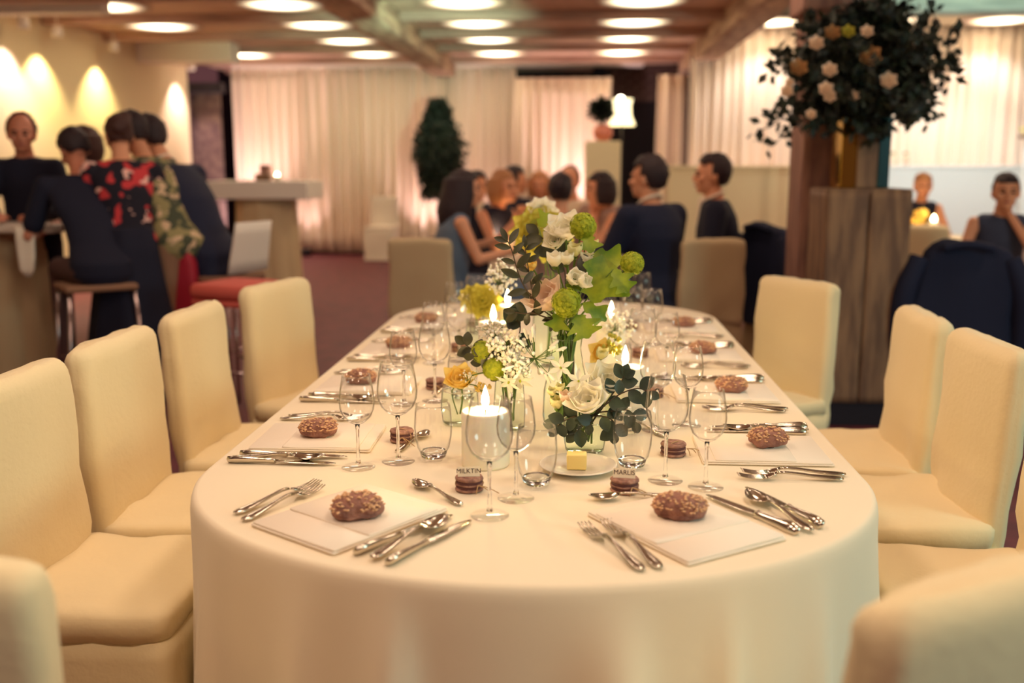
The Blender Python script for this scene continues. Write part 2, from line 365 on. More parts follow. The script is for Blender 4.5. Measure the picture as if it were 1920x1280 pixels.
for k in range(160):
    p = Vector((random.uniform(-.48, .58), random.uniform(-.1, .05), 1.72 + random.uniform(.02, .1)))
    d = Vector((random.gauss(0, 1), random.gauss(0, 1), random.gauss(.4, .6))).normalized() * .05; s = d.orthogonal() * .4
    vs = [bm.verts.new(q) for q in (p, p + d * .5 + s, p + d, p + d * .5 - s)]; bm.faces.new(vs)
obj('garland_leaves', bm, M['mum'], t, kind='stuff')

# ceiling downlights in view
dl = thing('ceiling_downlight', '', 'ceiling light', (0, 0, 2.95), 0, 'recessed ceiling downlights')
bm = BM(); lathe(bm, [(.46, -.002), (.45, -.012), (.3, -.016), (.15, -.018), (0, -.019)], 36); obj('halo_disc', bm, M['downlight'], dl)  # wide disc, its fading glow paints the light spilled around the lamp
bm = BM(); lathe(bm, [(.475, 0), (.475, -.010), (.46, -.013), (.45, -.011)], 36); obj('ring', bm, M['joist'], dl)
colname = {-4.74: 'far left column', -2.93: 'second column from the left', -1.12: 'third column from the left', .63: 'right-hand column beside the timber beam'}
rowname = {10.06: 'nearest visible row', 11.48: 'second row from the camera', 12.9: 'third row from the camera', 14.45: 'last row by the curtains'}
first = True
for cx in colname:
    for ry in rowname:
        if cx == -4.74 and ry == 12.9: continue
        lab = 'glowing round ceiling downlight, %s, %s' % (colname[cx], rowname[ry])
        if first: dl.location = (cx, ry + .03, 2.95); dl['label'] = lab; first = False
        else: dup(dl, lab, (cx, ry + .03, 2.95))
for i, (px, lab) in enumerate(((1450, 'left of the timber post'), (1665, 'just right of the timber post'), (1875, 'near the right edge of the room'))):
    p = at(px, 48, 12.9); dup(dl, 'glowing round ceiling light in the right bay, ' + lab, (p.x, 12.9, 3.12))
    light('SPOT', 'bay_spot', (p.x, 12.7, 3.03), 52, (1, .92, .88), (p.x, 13.4, 1.5), .08, spot_size=R(100), spot_blend=.6)
for i, (ly, e, c) in enumerate(WASHERS):
    t = thing('ceiling_spotlight', 'small white spotlight can above the left wall, %s from the camera' % ('nearest', 'second', 'third', 'fourth', 'farthest')[i], 'spotlight', (-5.46, ly, 2.95), 0, 'spotlights along the left wall')
    bm = BM(); lathe(bm, [(0, -.13), (.055, -.13), (.055, -.24), (.050, -.24), (.050, -.14), (0, -.14)], 20); obj('can', bm, M['white'], t)
    bm = BM(); tube(bm, [(0, 0, 0), (0, 0, -.13)], .008, 8); obj('stem', bm, M['white'], t)
# small floor uplights that wash the curtains pink
ul = None
for i, (x, y, e) in enumerate(UPLIGHTS):
    if ul is None:
        ul = thing('floor_uplight', '', 'uplight', (x, y, 0), 0, 'floor uplights at the foot of the curtains')
        bm = BM(); lathe(bm, [(0, 0), (.07, 0), (.07, .10), (.055, .11), (.05, .095), (0, .095)], 20); obj('housing', bm, M['dark'], ul)
        bm = BM(); lathe(bm, [(.05, .096), (0, .1)], 20); obj('lens', bm, M['bulb'], ul); o = ul
    else: o = dup(ul, loc=(x, y, 0))
    o['label'] = 'small black floor uplight at the curtain foot, %s from the left' % 'first second third fourth fifth sixth seventh eighth ninth'.split()[i]
    light('SPOT', 'uplight', (x, y, .13), e, PINK, (x, y + .5, 2.6), .04, spot_size=R(80), spot_blend=.8)

# ------------------------------------------------------------------ timber post, plank pedestal and the big bouquet
t = thing('timber_post', 'tall dark timber post with bracket head behind the plank pedestal', 'post', (1.44, 5.95, 0))
def beam_part(name, lo, hi, m, parent, seed=0, amp=.008):
    bm = BM(); n = 30; rings = []
    for k in range(n + 1):
        z = lo[2] + (hi[2] - lo[2]) * k / n
        rings.append([Vector(((lo[0] + hi[0]) / 2 + u, (lo[1] + hi[1]) / 2 + w, z)) for u, w in rrect((hi[0] - lo[0]) / 2, (hi[1] - lo[1]) / 2, .012, 3)])
    loft(bm, rings); wrinkle(bm, amp, 4, seed); return obj(name, bm, m, parent)
beam_part('shaft', (-.17, -.17, 0), (.17, .17, 2.69), M['post'], t, 1)
bm = BM(); box(bm, (-.21, -.19, 2.2), (.21, .19, 2.70), .02); obj('bracket_head', bm, M['post'], t, smooth=False)
t = thing('plank_pedestal', 'weathered grey plank pedestal carrying the large bouquet', 'pedestal', (1.505, 5.45, 0))
beam_part('plank', (-.215, -.2, .13), (-.002, -.165, 1.235), M['plank'], t, 2, .003)
beam_part('plank', (.002, -.2, .13), (.215, -.165, 1.235), M['plank'], t, 5, .003)
bm = BM(); box(bm, (-.17, -.16, .13), (.17, .19, 1.22)); obj('gap_filler', bm, M['dark'], t, smooth=False)  # dark filler added inside so the gap between planks does not glow
beam_part('plank', (-.215, -.16, .13), (-.18, .2, 1.235), M['plank'], t, 7, .006)
beam_part('plank', (.18, -.16, .13), (.215, .2, 1.235), M['plank'], t, 9, .006)
bm = BM(); box(bm, (-.213, -.198, 1.225), (.213, .2, 1.25), .008); obj('top_board', bm, M['plank'], t, smooth=False)
bm = BM(); box(bm, (-.205, -.19, 0), (.205, .2, .13), .005); obj('plinth', bm, M['dark'], t, smooth=False)
PT = Vector((1.49, 5.43, 1.252))
t = thing('mirror_vase', 'tall square mirrored vase on the plank pedestal', 'vase', PT)
bm = BM(); box(bm, (-.125, -.11, 0), (-.045, .11, .36), .006); obj('gold_panel', bm, M['mirrorgold'], t, smooth=False)
bm = BM(); box(bm, (-.043, -.112, 0), (.062, .11, .36), .006); obj('wood_panel', bm, M['plank'], t, smooth=False)
bm = BM(); box(bm, (.064, -.11, 0), (.125, .11, .36), .006); obj('teal_panel', bm, M['mirrorteal'], t, smooth=False)

def leaf_quad(bm, p, d, w, up=None):
    d = Vector(d); s = d.cross(up or Vector((random.gauss(0, 1), random.gauss(0, 1), random.gauss(0, 1))))
    s = (s.normalized() if s.length > 1e-6 else d.orthogonal().normalized()) * w; n = s.cross(d).normalized() * w * .25
    a = bm.verts.new(p); c = bm.verts.new(p + d); m1 = bm.verts.new(p + d * .45 + n * -1)
    l = bm.verts.new(p + d * .45 + s); r = bm.verts.new(p + d * .45 - s)
    bm.faces.new((a, l, m1)); bm.faces.new((l, c, m1)); bm.faces.new((a, m1, r)); bm.faces.new((m1, c, r))
def petal_mesh(name, L, Wd, cup, curl, m, nu=6, nv=7, narrow=False):
    bm = BM(); g = []
    for j in range(nv + 1):
        t = j / nv; w = Wd * min(1, .34 + 1.5 * t) * math.sqrt(max(.02, 1 - max(0, (t - .5) / .52) ** 2)) * (1 if not narrow else math.sin(math.pi * (.15 + .8 * t))); row = []
        for i in range(nu + 1):
            s = i / nu * 2 - 1
            row.append(bm.verts.new((s * w, cup * (s * s * .8) * w - cup * L * .35 * math.sin(t * 2.2) + curl * t ** 3 * -L * .4, L * t * (1 - .12 * s * s * t))))
        g.append(row)
    for j in range(nv):
        for i in range(nu): bm.faces.new((g[j][i], g[j][i + 1], g[j + 1][i + 1], g[j + 1][i]))
    me = bpy.data.meshes.new(name); bm.to_mesh(me); bm.free(); me.shade_smooth(); me.materials.append(m); return me
PET = {}
def bloom(parent, r, m, name='petal', c=(0, 0, 0), tilt=(0, 0), rings=((3, .05, .55), (5, .22, .8), (5, .45, .95), (6, .72, 1.0)), k0=0):
    """rose head: rings of cupped petals; (count, open, size)"""
    rot = Euler((tilt[0], tilt[1], 0)).to_matrix().to_4x4()
    for q, (n, op, sz) in enumerate(rings):
        key = (m, q, len(rings))
        if key not in PET: PET[key] = petal_mesh(name, 1.0, .54, .95 - .06 * q, .05 + .2 * q, m)
        for i in range(n):
            o = bpy.data.objects.new(name, PET[key]); link(o, parent)
            a = 2 * math.pi * i / n + q * .55 + k0
            o.matrix_local = Matrix.Translation(c) @ rot @ Matrix.Rotation(a, 4, 'Z') @ Matrix.Translation((0, -.16 * r * (q + .6) * .6, -.62 * r)) @ Matrix.Rotation(op * .95, 4, 'X') @ Matrix.Scale(r * 1.45 * sz, 4)
bq = thing('large_bouquet', 'large dark leafy bouquet with cream roses in mirrored vase', 'bouquet', PT + Vector((0, 0, .30)))
rnd = random.Random(3); bm = BM(); bs = BM(); lf = BM()
tips = []
for k in range(130):
    a = rnd.uniform(0, 2 * math.pi); el = rnd.uniform(-.55, 1.45); L = rnd.uniform(.28, .47)
    d = Vector((math.cos(a) * math.cos(el) * 1.05, math.sin(a) * math.cos(el), math.sin(el) * .95)); tips.append(Vector((0, 0, .24)) + d * L)
for px, py in ((1425, 245), (1442, 275), (1452, 215), (1470, 185), (1715, 95), (1700, 205), (1655, 250), (1640, 262), (1708, 165), (1560, 70), (1630, 78), (1455, 130), (1690, 140), (1680, 185), (1660, 215), (1625, 225), (1600, 235), (1670, 110), (1650, 160), (1640, 200), (1610, 90), (1690, 170), (1520, 240), (1545, 245)):
    tips.append(at(px, py, 5.3 + rnd.uniform(-.1, .1)) - bq.location)
for i, tp in enumerate(tips):
    mid = Vector((tp.x * .35, tp.y * .35, max(tp.z, .05) * .5 + .10)); pts = spline([(tp.x * .06, tp.y * .06, -.02), mid, tp], 6)
    tube(bs, pts, [.006, .002], 5)
    for j in range(52):
        q = pts[min(len(pts) - 1, int(len(pts) * (.35 + .65 * rnd.random())))]
        d = Vector((rnd.gauss(0, 1), rnd.gauss(0, 1), rnd.gauss(.1, 1))).normalized() * rnd.uniform(.045, .085)
        leaf_quad(lf, q + Vector((rnd.gauss(0, .022), rnd.gauss(0, .022), rnd.gauss(0, .022))), d, rnd.uniform(.014, .026))
obj('branches', bs, M['stemdark'], bq, kind='stuff'); obj('foliage', lf, M['green'], bq, kind='stuff')
for px, py, r, m in ((1497, 128, .04, 'blush'), (1630, 105, .05, 'blush'), (1555, 132, .035, 'rose'), (1665, 152, .04, 'rose'), (1548, 168, .035, 'rose'), (1555, 182, .03, 'rose'), (1560, 62, .035, 'blush'), (1530, 82, .035, 'rose'), (1475, 172, .03, 'rose'), (1600, 180, .025, 'rose'), (1520, 215, .025, 'rose'), (1590, 60, .03, 'mum'), (1480, 155, .02, 'rose'), (1625, 60, .03, 'rose')):
    c = at(px, py, 5.02) - bq.location
    bl = bpy.data.objects.new('rose', None); link(bl, bq); bl.location = c
    bloom(bl, r * .85, M[m], tilt=(R(70), 0), rings=((3, .05, .6), (5, .22, .85), (6, .42, 1)))
# ------------------------------------------------------------------ long table cloth
def cloth_mesh(cx, y0, y1, a, bd, zt, seed, fold=.045, nD=110, nS=60, flare=.05, ref=0):
    rnd = random.Random(seed); out = []
    for k in range(nD): th = R(180 + 180 * k / nD); out.append((cx + a * math.cos(th), y0 + bd * math.sin(th), 1))
    for k in range(nS): out.append((cx + a, y0 + (y1 - y0) * k / nS, 0))
    for k in range(nD): th = R(180 * k / nD); out.append((cx + a * math.cos(th), y1 + bd * math.sin(th), 1))
    for k in range(nS): out.append((cx - a, y1 - (y1 - y0) * k / nS, 0))
    n = len(out); P = [Vector((x, y, 0)) for x, y, _ in out]
    N = []
    for i in range(n):
        d = P[(i + 1) % n] - P[i - 1]; N.append(Vector((d.y, -d.x, 0)).normalized())
    arc = [0]
    for i in range(1, n): arc.append(arc[-1] + (P[i] - P[i - 1]).length)
    L = arc[-1] + (P[0] - P[-1]).length
    fo = [0.0] * n; s0 = rnd.uniform(0, .2)
    while s0 < L:                                                       # hanging folds: rounded ridges with flat panels between
        wd, hh, asym = rnd.uniform(.022, .065), rnd.uniform(.5, 1.1), rnd.uniform(.35, 1)
        for i, s_ in enumerate(arc):
            d = s_ - s0
            if abs(d) < .4: fo[i] += hh * math.exp(-(d / (wd if d < 0 else wd * asym * .6)) ** 2)
        s0 += rnd.uniform(.15, .34)
    for q in range(1): fo = [(fo[i - 1] + 2 * fo[i] + fo[(i + 1) % n]) / 4 for i in range(n)]
    bm = BM(); rings = []
    for t in (.999, .8, .5, .2, .02):                                   # top, from the rim inwards
        ring = []
        for i in range(n):
            q = Vector((cx, min(max(P[i].y, y0), y1), 0)); v = q.lerp(P[i], t); v.z = zt; ring.append(v)
        rings.insert(0, ring)
    for off, dz in ((.005, -.001), (.010, -.006), (.013, -.015), (.015, -.03)):
        rings.append([P[i] + N[i] * off + Vector((0, 0, zt + dz)) for i in range(n)])
    for k in range(1, 15):
        t = k / 14; w = min(1, t * 1.5) ** .9
        rings.append([P[i] + N[i] * (.015 + (flare * t + fold * w * fo[i]) * (.10 + .90 * min(1, abs(N[i].y) * 1.25) ** 1.5)) + Vector((0, 0, (zt - .03) * (1 - t) + .012 * t)) for i in range(n)])
    loft(bm, rings, cap0=False, cap1=False)
    bmesh.ops.remove_doubles(bm, verts=bm.verts, dist=.0005)
    f0 = [e for e in bm.edges if e.is_boundary and all(v.co.z > zt - .01 for v in e.verts)]
    if f0: bmesh.ops.holes_fill(bm, edges=f0)
    return bm
TZ = .752; TCX = -.085
o = obj('tablecloth', cloth_mesh(TCX, 1.94, 4.06, .658, .545, TZ - .002, 11, fold=.12, flare=.02), M['cloth'])
tag(o, 'cream tablecloth falling to the floor over the long oval dining table', 'tablecloth')

# ------------------------------------------------------------------ covered chairs
def chair_parts(t, mk, seed):
    w = .212; bm = BM(); rings = []
    prof = [(.40, 1, 0), (.44, 1, 0), (.48, 1, 0), (.54, 1, 0), (.60, .995, 0), (.68, .985, 0), (.76, .98, 0), (.84, .975, 0), (.89, .965, 0), (.908, .962, .06), (.921, .945, .3), (.929, .91, .7), (.932, .86, .95)]
    for z, k, sq in prof:
        y = -.215 - .03 * ((z - .4) / .53)
        rings.append([Vector((u, y + v * (1 - .75 * sq) + (.012 * (1 - (u / w) ** 2) * (1 if v > 0 else -.3)), z - .012 * (abs(u) / w) ** 6)) for u, v in rrect(w * k, .034, .026, 4)])
    loft(bm, rings); wrinkle(bm, .022, 7, seed, lambda c: max(0, 1.25 - (c.z - .45) * 2.6)); wrinkle(bm, .006, 20, seed + 4)
    obj('backrest', bm, mk, t)
    bm = BM(); rings = []
    for z, k in ((.445, 1.0), (.475, 1.0), (.490, .99), (.499, .95), (.503, .86), (.506, .5), (.507, .1)):
        rings.append([Vector((u * k, v * k - .025, z)) for u, v in rrect(.225, .19, .03, 5)])
    loft(bm, rings); wrinkle(bm, .016, 9, seed + 9); obj('seat', bm, mk, t)
    bm = BM(); rings = []
    for k in range(11):
        s = k / 10; z = .444 * (1 - s) + .012 * s
        rings.append([Vector((u * (1 + .05 * s) + .0, v * (1 + .05 * s) - .030, z)) for u, v in rrect(.222, .198, .03, 5)])
    loft(bm, rings, cap1=False); wrinkle(bm, .04, 5, seed + 2, lambda c: (.45 - c.z) * 2); obj('skirt', bm, mk, t)
CH = []
def chair(x, y, yaw, label, group='covered chairs at the long table', m='cover', new=None):
    seed = len(CH) * 3 + 1
    t = thing('dining_chair', label, 'chair', (x, y, 0), R(yaw), group); chair_parts(t, M[m], seed); CH.append(t); return t

chair(-.95, 1.985, -90, 'cream covered chair nearest on the left side, next to the left end of the table')
chair(-.95, 2.47, -90, 'second cream covered chair along the left side of the long table')
chair(-.945, 3.0, -90, 'third cream covered chair along the left side of the long table')
chair(-.905, 3.64, -107, 'cream covered chair pulled out at an angle, farthest on the left side')
chair(.815, 2.03, 90, 'cream covered chair nearest on the right side, its backrest cut by the right edge')
chair(.815, 2.58, 90, 'cream covered chair on the right side, in front of the dark jacket')
chair(.81, 3.06, 87, 'cream covered chair on the right side, nearest the plank pedestal at its front')
chair(.66, 3.80, 120, 'cream covered chair turned towards the camera, left of the plank pedestal')
chair(.325, 1.185, 30, 'cream covered chair in the right foreground, seen from behind')
CH[-1].scale = (1, 1, 1.038)
chair(-.80, 1.24, 3, 'cream covered chair in the left foreground, only its edge in view')
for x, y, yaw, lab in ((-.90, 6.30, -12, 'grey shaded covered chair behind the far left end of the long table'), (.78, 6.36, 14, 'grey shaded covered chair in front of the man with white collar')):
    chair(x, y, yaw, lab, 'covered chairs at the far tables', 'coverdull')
chair(-2.86, 14.6, 176, 'lone white covered chair standing by the far left curtain', 'covered chairs at the far tables', 'white')
chair(2.62, 7.95, -6, 'pale covered chair in front of the candle table at right', 'covered chairs at the far tables')
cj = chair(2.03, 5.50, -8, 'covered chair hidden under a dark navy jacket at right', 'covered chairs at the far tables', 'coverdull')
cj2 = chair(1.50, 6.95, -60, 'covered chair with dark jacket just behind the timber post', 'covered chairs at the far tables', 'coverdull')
def drape_jacket(c, label, w=.235, z0=.30):
    t = thing('draped_jacket', label, 'jacket', c.location, c.rotation_euler.z, 'jackets hung over chairs')
    bm = BM(); rings = []
    for z, k, th in ((z0, 1.22, .085), (.45, 1.18, .08), (.6, 1.12, .07), (.75, 1.05, .062), (.86, .98, .058), (.93, .88, .055), (.965, .70, .045), (.975, .5, .02)):
        rings.append([Vector((u + .02 * math.sin(z * 9), v - .245, z)) for u, v in rrect(w * k, th, .05, 4)])
    loft(bm, rings, cap0=False); wrinkle(bm, .03, 6, 3); obj('body', bm, M['navy'], t)
    for s in (-1, 1):
        bm = BM(); tube(bm, spline([(s * .22, -.27, .90), (s * .285, -.30, .72), (s * .30, -.29, .5), (s * .285, -.28, .36)]), [.05, .058, .055, .045], 10); obj('sleeve', bm, M['navy'], t)
    bm = BM(); tube(bm, spline([(-.12, -.33, .955), (0, -.335, .975), (.12, -.33, .955)]), .022, 8); obj('collar', bm, M['navy'], t)
drape_jacket(cj, 'dark navy jacket draped over a chair back at right'); drape_jacket(cj2, 'dark jacket over a chair, peeking out left of the timber post')

# ------------------------------------------------------------------ cutlery, napkins, bread, favours, glasses
def strip(bm, st, nx=6):
    """st: (y, half width, z, dish depth, thickness) stations -> closed shell"""
    top, bot = [], []
    for y, w, z, d, th in st:
        top.append([bm.verts.new((w * (2 * i / nx - 1), y, z - d * (1 - (2 * i / nx - 1) ** 2))) for i in range(nx + 1)])
        bot.append([bm.verts.new((w * (2 * i / nx - 1), y, z - d * (1 - (2 * i / nx - 1) ** 2) - th)) for i in range(nx + 1)])
    for g, fl in ((top, 0), (bot, 1)):
        for a, b in zip(g, g[1:]):
            for i in range(nx):
                f = (a[i], a[i + 1], b[i + 1], b[i]); bm.faces.new(f if not fl else f[::-1])
    for a, b, c, d in zip(top, top[1:], bot, bot[1:]):
        bm.faces.new((a[0], b[0], d[0], c[0])); bm.faces.new((a[nx], c[nx], d[nx], b[nx]))
    for i in range(nx):
        bm.faces.new((top[0][i], bot[0][i], bot[0][i + 1], top[0][i + 1])); bm.faces.new((top[-1][i], top[-1][i + 1], bot[-1][i + 1], bot[-1][i]))
    return bm
HANDLE = [(0, .004, .0045, -.001, .002), (.006, .0085, .005, -.0015, .0024), (.02, .0105, .0055, -.002, .0028), (.04, .0085, .007, -.002, .003), (.065, .0052, .010, -.0015, .0036), (.09, .0036, .014, -.001, .004), (.115, .0032, .0165, -.0005, .0042), (.13, .004, .0155, 0, .0036)]
def make_fork():
    t = thing('fork', '', 'fork', group='silver forks')
    obj('handle', strip(BM(), HANDLE), M['silver'], t)
    bm = BM(); strip(bm, [(.129, .004, .0155, 0, .003), (.137, .009, .012, .001, .0024), (.147, .0125, .008, .002, .002), (.158, .0128, .0055, .002, .002)])
    for k in range(4):
        x = -.0105 + k * .007; tube(bm, spline([(x, .156, .0045), (x, .175, .004), (x * .97, .192, .006), (x * .94, .207, .010)], 3), [.0022, .0021, .0012], 6)
    obj('tines', bm, M['silver'], t); return t
def make_spoon():
    t = thing('spoon', '', 'spoon', group='silver spoons')
    obj('handle', strip(BM(), HANDLE), M['silver'], t); st = []
    for k in range(13):
        s = k / 12; w = .0215 * max(.14, math.sin(math.pi * (.05 + .93 * s)) ** .62) * (1.04 - .16 * s)
        st.append((.130 + .072 * s, w, .0135 - .004 * math.sin(math.pi * min(1, s * 1.1)), .0085 * math.sin(math.pi * s) ** .8, .0012))
    obj('bowl', strip(BM(), st, 10), M['silver'], t); return t
def make_knife():
    t = thing('knife', '', 'knife', group='silver knives')
    bm = BM(); tube(bm, [(0, .001, .0065), (0, .004, .0065), (0, .02, .007), (0, .05, .0068), (0, .085, .006), (0, .10, .006), (0, .105, .006)], [.004, .0095, .0115, .0095, .007, .0085, .006], 12, flat=.62); obj('handle', bm, M['silver'], t)
    bm = BM(); strip(bm, [(.104, .006, .0075, 0, .0025), (.115, .0095, .007, 0, .002), (.15, .0105, .006, 0, .0016), (.19, .0098, .005, 0, .0014), (.215, .0075, .0045, 0, .0012), (.232, .0025, .004, 0, .001)]); obj('blade', bm, M['silver'], t); return t
PROTO = dict(fork=make_fork(), spoon=make_spoon(), knife=make_knife()); USED = {}
def place(kind, label, loc, rz, tilt=None, scale=1):
    o = PROTO[kind] if kind not in USED else dup(PROTO[kind]); USED[kind] = 1
    o['label'] = label; o.location = loc; o.rotation_euler = (tilt or 0, 0, rz); o.scale = (scale,) * 3; return o
def between(kind, a, b, label, z=TZ, scale=1, tilt=0):
    """lay a piece with its handle end at a and pointing to b (table metres)"""
    d = b - a; return place(kind, label, (a.x, a.y, z), math.atan2(-d.x, d.y), tilt, scale)

def make_napkin(w, d, seed, loc, rz, label, skew=0):
    t = thing('napkin', label, 'napkin', loc, rz, 'folded white napkins')
    for k, (sx, sy, z0, th, oy) in enumerate(((1, 1, .0005, .0028, 0), (.985, .985, .0035, .0028, .001), (.97, .62, .0065, .0026, .05 * skew))):
        bm = BM(); rings = []
        for z, kk in ((z0, .997), (z0 + th * .5, 1), (z0 + th, .994)):
            rings.append([Vector((u * kk, v * kk + oy, z)) for u, v in rrect(w / 2 * sx, d / 2 * sy, .004, 2)])
        loft(bm, rings)
        for v in bm.verts: v.co.z += .0012 * (1 + noise.noise(v.co * 14 + Vector((seed, k, 0)))) * (1 if z0 > .001 else .3)
        obj('folded_layer', bm, M['napkin'], t)
    return t
def make_bread(loc, rz, label, seed, s=1.0, hide=True):
    t = thing('bread_roll', label, 'bread', loc, rz, 'brown rolls with oat flakes')
    bm = BM(); q = bmesh.ops.create_icosphere(bm, subdivisions=4, radius=1)['verts']
    for v in bm.verts:
        c = v.co; e = lambda a: math.copysign(abs(a) ** .72, a)
        x, y, z = e(c.x) * .046 * s, e(c.y) * .036 * s, (c.z * .026 if c.z > 0 else e(c.z) * .016) * s
        if c.y < -.2 and abs(z + .004 * s) < .004 * s: y *= .86
        v.co = (x, y, z + .018 * s)
    wrinkle(bm, .004, 36, seed); wrinkle(bm, .002, 120, seed)
    zs = min(v.co.z for v in bm.verts)
    for v in bm.verts: v.co.z = max(v.co.z - zs, 0) if v.co.z - zs > .003 else 0
    tops = [v.co.copy() for v in bm.verts if v.co.z > .019 * s]; obj('crust', bm, M['crumb'], t)
    bm = BM(); rn = random.Random(seed)
    for k in range(170):
        p = rn.choice(tops); p = p + Vector((rn.uniform(-.002, .002), rn.uniform(-.002, .002), .0005))
        ell(bm, p, (rn.uniform(.0028, .0052), rn.uniform(.002, .0038), .0014), Euler((rn.uniform(-.4, .4), rn.uniform(-.4, .4), rn.uniform(0, 6))), 6, 4)
    obj('oat_flakes', bm, M['flake'], t, kind='stuff'); return t
def make_macaron(loc, rz, label, seed, card=None):
    t = thing('cookie_favour', label, 'cookie', loc, rz, 'brown sandwich cookies as place favours')
    for z, hh in ((0, .006), (.011, .004), (.020, .007)):
        bm = BM(); lathe(bm, [(0, z), (.025, z), (.0272, z + hh * .3), (.0272, z + hh * .6), (.025, z + hh), (0, z + hh * 1.05)], 24); wrinkle(bm, .0018, 90, seed); obj('cookie_disc', bm, M['choc'], t)
    for z in (.0055, .0145):
        bm = BM(); lathe(bm, [(0, z), (.0250, z), (.0262, z + .003), (.0250, z + .006), (0, z + .006)], 24); wrinkle(bm, .001, 120, seed); obj('filling', bm, M['filling'], t)
    bm = BM(); tube(bm, [(.0265 * math.cos(a) * 1, .006 * math.sin(a) * 0 - .004, .014 + .0148 * math.sin(a)) for a in [2 * math.pi * k / 24 for k in range(25)]], .0011, 6)
    for e in ((.012, -.036, .002), (.055, -.034, .002), (.04, -.03, .002)): tube(bm, spline([(.016, -.024, .015), ((.016 + e[0]) / 2, -.031, .012), e]), .0010, 6)
    obj('string', bm, M['string'], t)
    if card:
        bm = BM(); box(bm, (-.021, -.0010, .0), (.021, .0, .019), .0003, 1); c = obj('name_card', bm, M['paper'], t, smooth=False); c.location = (-.001, -.006, .027); c.rotation_euler = (-.35, 0, 0)
        text_mesh('lettering', card, .0125, M['ink'], c, (0, -.0013, .0105), (R(90), 0, 0))
    return t
def split_lathe(t, segs, m, seg=36):
    for nm, prof, mm in segs:
        bm = BM(); lathe(bm, prof, seg); obj(nm, bm, mm, t)
def make_wine(h=.185, rb=.0365, label=''):
    t = thing('wine_glass', label, 'glass', group='empty wine glasses'); hb = h * .47; k = h - hb
    split_lathe(t, (('bowl', [(.004, hb - .001), (rb * .45, hb + k * .05), (rb * .78, hb + k * .16), (rb * .96, hb + k * .32), (rb, hb + k * .47), (rb * .93, hb + k * .72), (rb * .80, h), (rb * .78, h + .0004), (rb * .905, hb + k * .72), (rb * .975, hb + k * .47), (rb * .935, hb + k * .32), (rb * .75, hb + k * .175), (rb * .42, hb + k * .07), (0, hb + k * .045)], M['glass']),
                    ('stem', [(0, hb + .001), (.0048, hb), (.0036, hb - .012), (.0032, hb * .55), (.0036, .02), (.006, .009), (0, .0055)], M['thick']),
                    ('foot', [(.005, .0085), (.018, .0045), (.033, .0022), (.0345, .001), (.033, .0), (0, 0)], M['glass'])), None)
    return t
def make_tumbler():
    t = thing('water_tumbler', '', 'glass', group='water tumblers')
    split_lathe(t, (('wall', [(.027, .012), (.034, .024), (.039, .048), (.0405, .070), (.0385, .104), (.036, .118), (.0353, .1184), (.0377, .103), (.0394, .07), (.0378, .048), (.032, .026), (.0255, .016)], M['glass']),
                    ('base', [(0, .002), (.022, .002), (.026, .005), (.0285, .014), (.026, .0175), (.018, .014), (0, .0125)], M['thick'])), None)
    return t
WG = make_wine(.194, .0365); WG2 = make_wine(.212, .0425); TB = make_tumbler(); USEDG = set()
def put_glass(proto, x, y, label):
    o = proto if proto.name not in USEDG else dup(proto); USEDG.add(proto.name)
    o.location = (x, y, TZ - .0005); o['label'] = label; o.rotation_euler.z = random.uniform(0, 6); return o

ORD = ('first', 'second', 'third', 'fourth')
# --- the two places at the rounded near end
def corner_napkin(pb, ps, seed, side, label):
    a, b_ = on(*pb), on(*ps); e1 = (b_ - a).normalized(); e2 = Vector((-e1.y, e1.x, 0)) * side
    c = a + e1 * .1075 + e2 * .135; c.z = TZ; make_napkin(.215, .27, seed, c, math.atan2(-e2.x, e2.y), label, .6)
corner_napkin((625, 1042), (487, 992), 1, -1, 'folded white napkin under the bread at the near left place')
corner_napkin((1290, 1062), (1465, 1015), 2, 1, 'folded white napkin under the bread at the near right place')
make_bread(on(666, 985) + Vector((0, .02, .009)), R(18), 'oat-topped brown bread roll on the near left napkin', 3, .98)
make_bread(on(1276, 985) + Vector((0, .02, .009)), R(-12), 'oat-topped brown bread roll on the near right napkin', 8, .98)
between('fork', on(440, 965), on(610, 903), 'outer silver fork left of the near left napkin')
between('fork', on(455, 978), on(637, 902), 'inner silver fork beside the near left napkin')
between('knife', on(664, 1042), on(838, 972), 'knife closest to the napkin at the near left place')
between('spoon', on(697, 1052), on(860, 968), 'silver soup spoon between two knives at the near left place', z=TZ + .003)
between('knife', on(725, 1062), on(888, 975), 'outer knife under the spoon at the near left place')
between('fork', on(1205, 1072), on(1080, 978), 'outer silver fork left of the near right napkin')
between('fork', on(1238, 1068), on(1108, 960), 'inner silver fork beside the near right napkin')
between('knife', on(1498, 1003), on(1325, 930), 'knife closest to the napkin at the near right place')
between('spoon', on(1522, 1000), on(1382, 920), 'silver soup spoon between two knives at the near right place', z=TZ + .002)
between('knife', on(1542, 992), on(1395, 914), 'outer knife behind the spoon at the near right place')
between('spoon', on(865, 948), on(735, 888), 'dessert spoon lying above the near left napkin', scale=.8)
between('spoon', on(1262, 930), on(1100, 938), 'dessert spoon in front of the near right cookie favour', scale=.8)
make_macaron(on(880, 917), R(8), 'brown cookie favour with name card at the near left place', 1, 'MILKTIN')
make_macaron(on(1171, 920), R(-6), 'brown cookie favour with name card at the near right place', 2, 'MARLIS')
put_glass(WG2, -.146, 1.679, 'tall wine glass nearest the camera, in front of the large pillar candle')
put_glass(WG, -.105, 1.775, 'second wine glass behind the nearest one, left of the butter plate')
put_glass(TB, -.07, 1.86, 'water tumbler left of the butter plate')
put_glass(TB, .122, 1.99, 'water tumbler right of the butter plate')
put_glass(WG2, .182, 1.90, 'large wine glass right of the butter plate and its tumbler')
put_glass(WG, .256, 1.863, 'smaller wine glass at the near right place, rightmost of its pair')
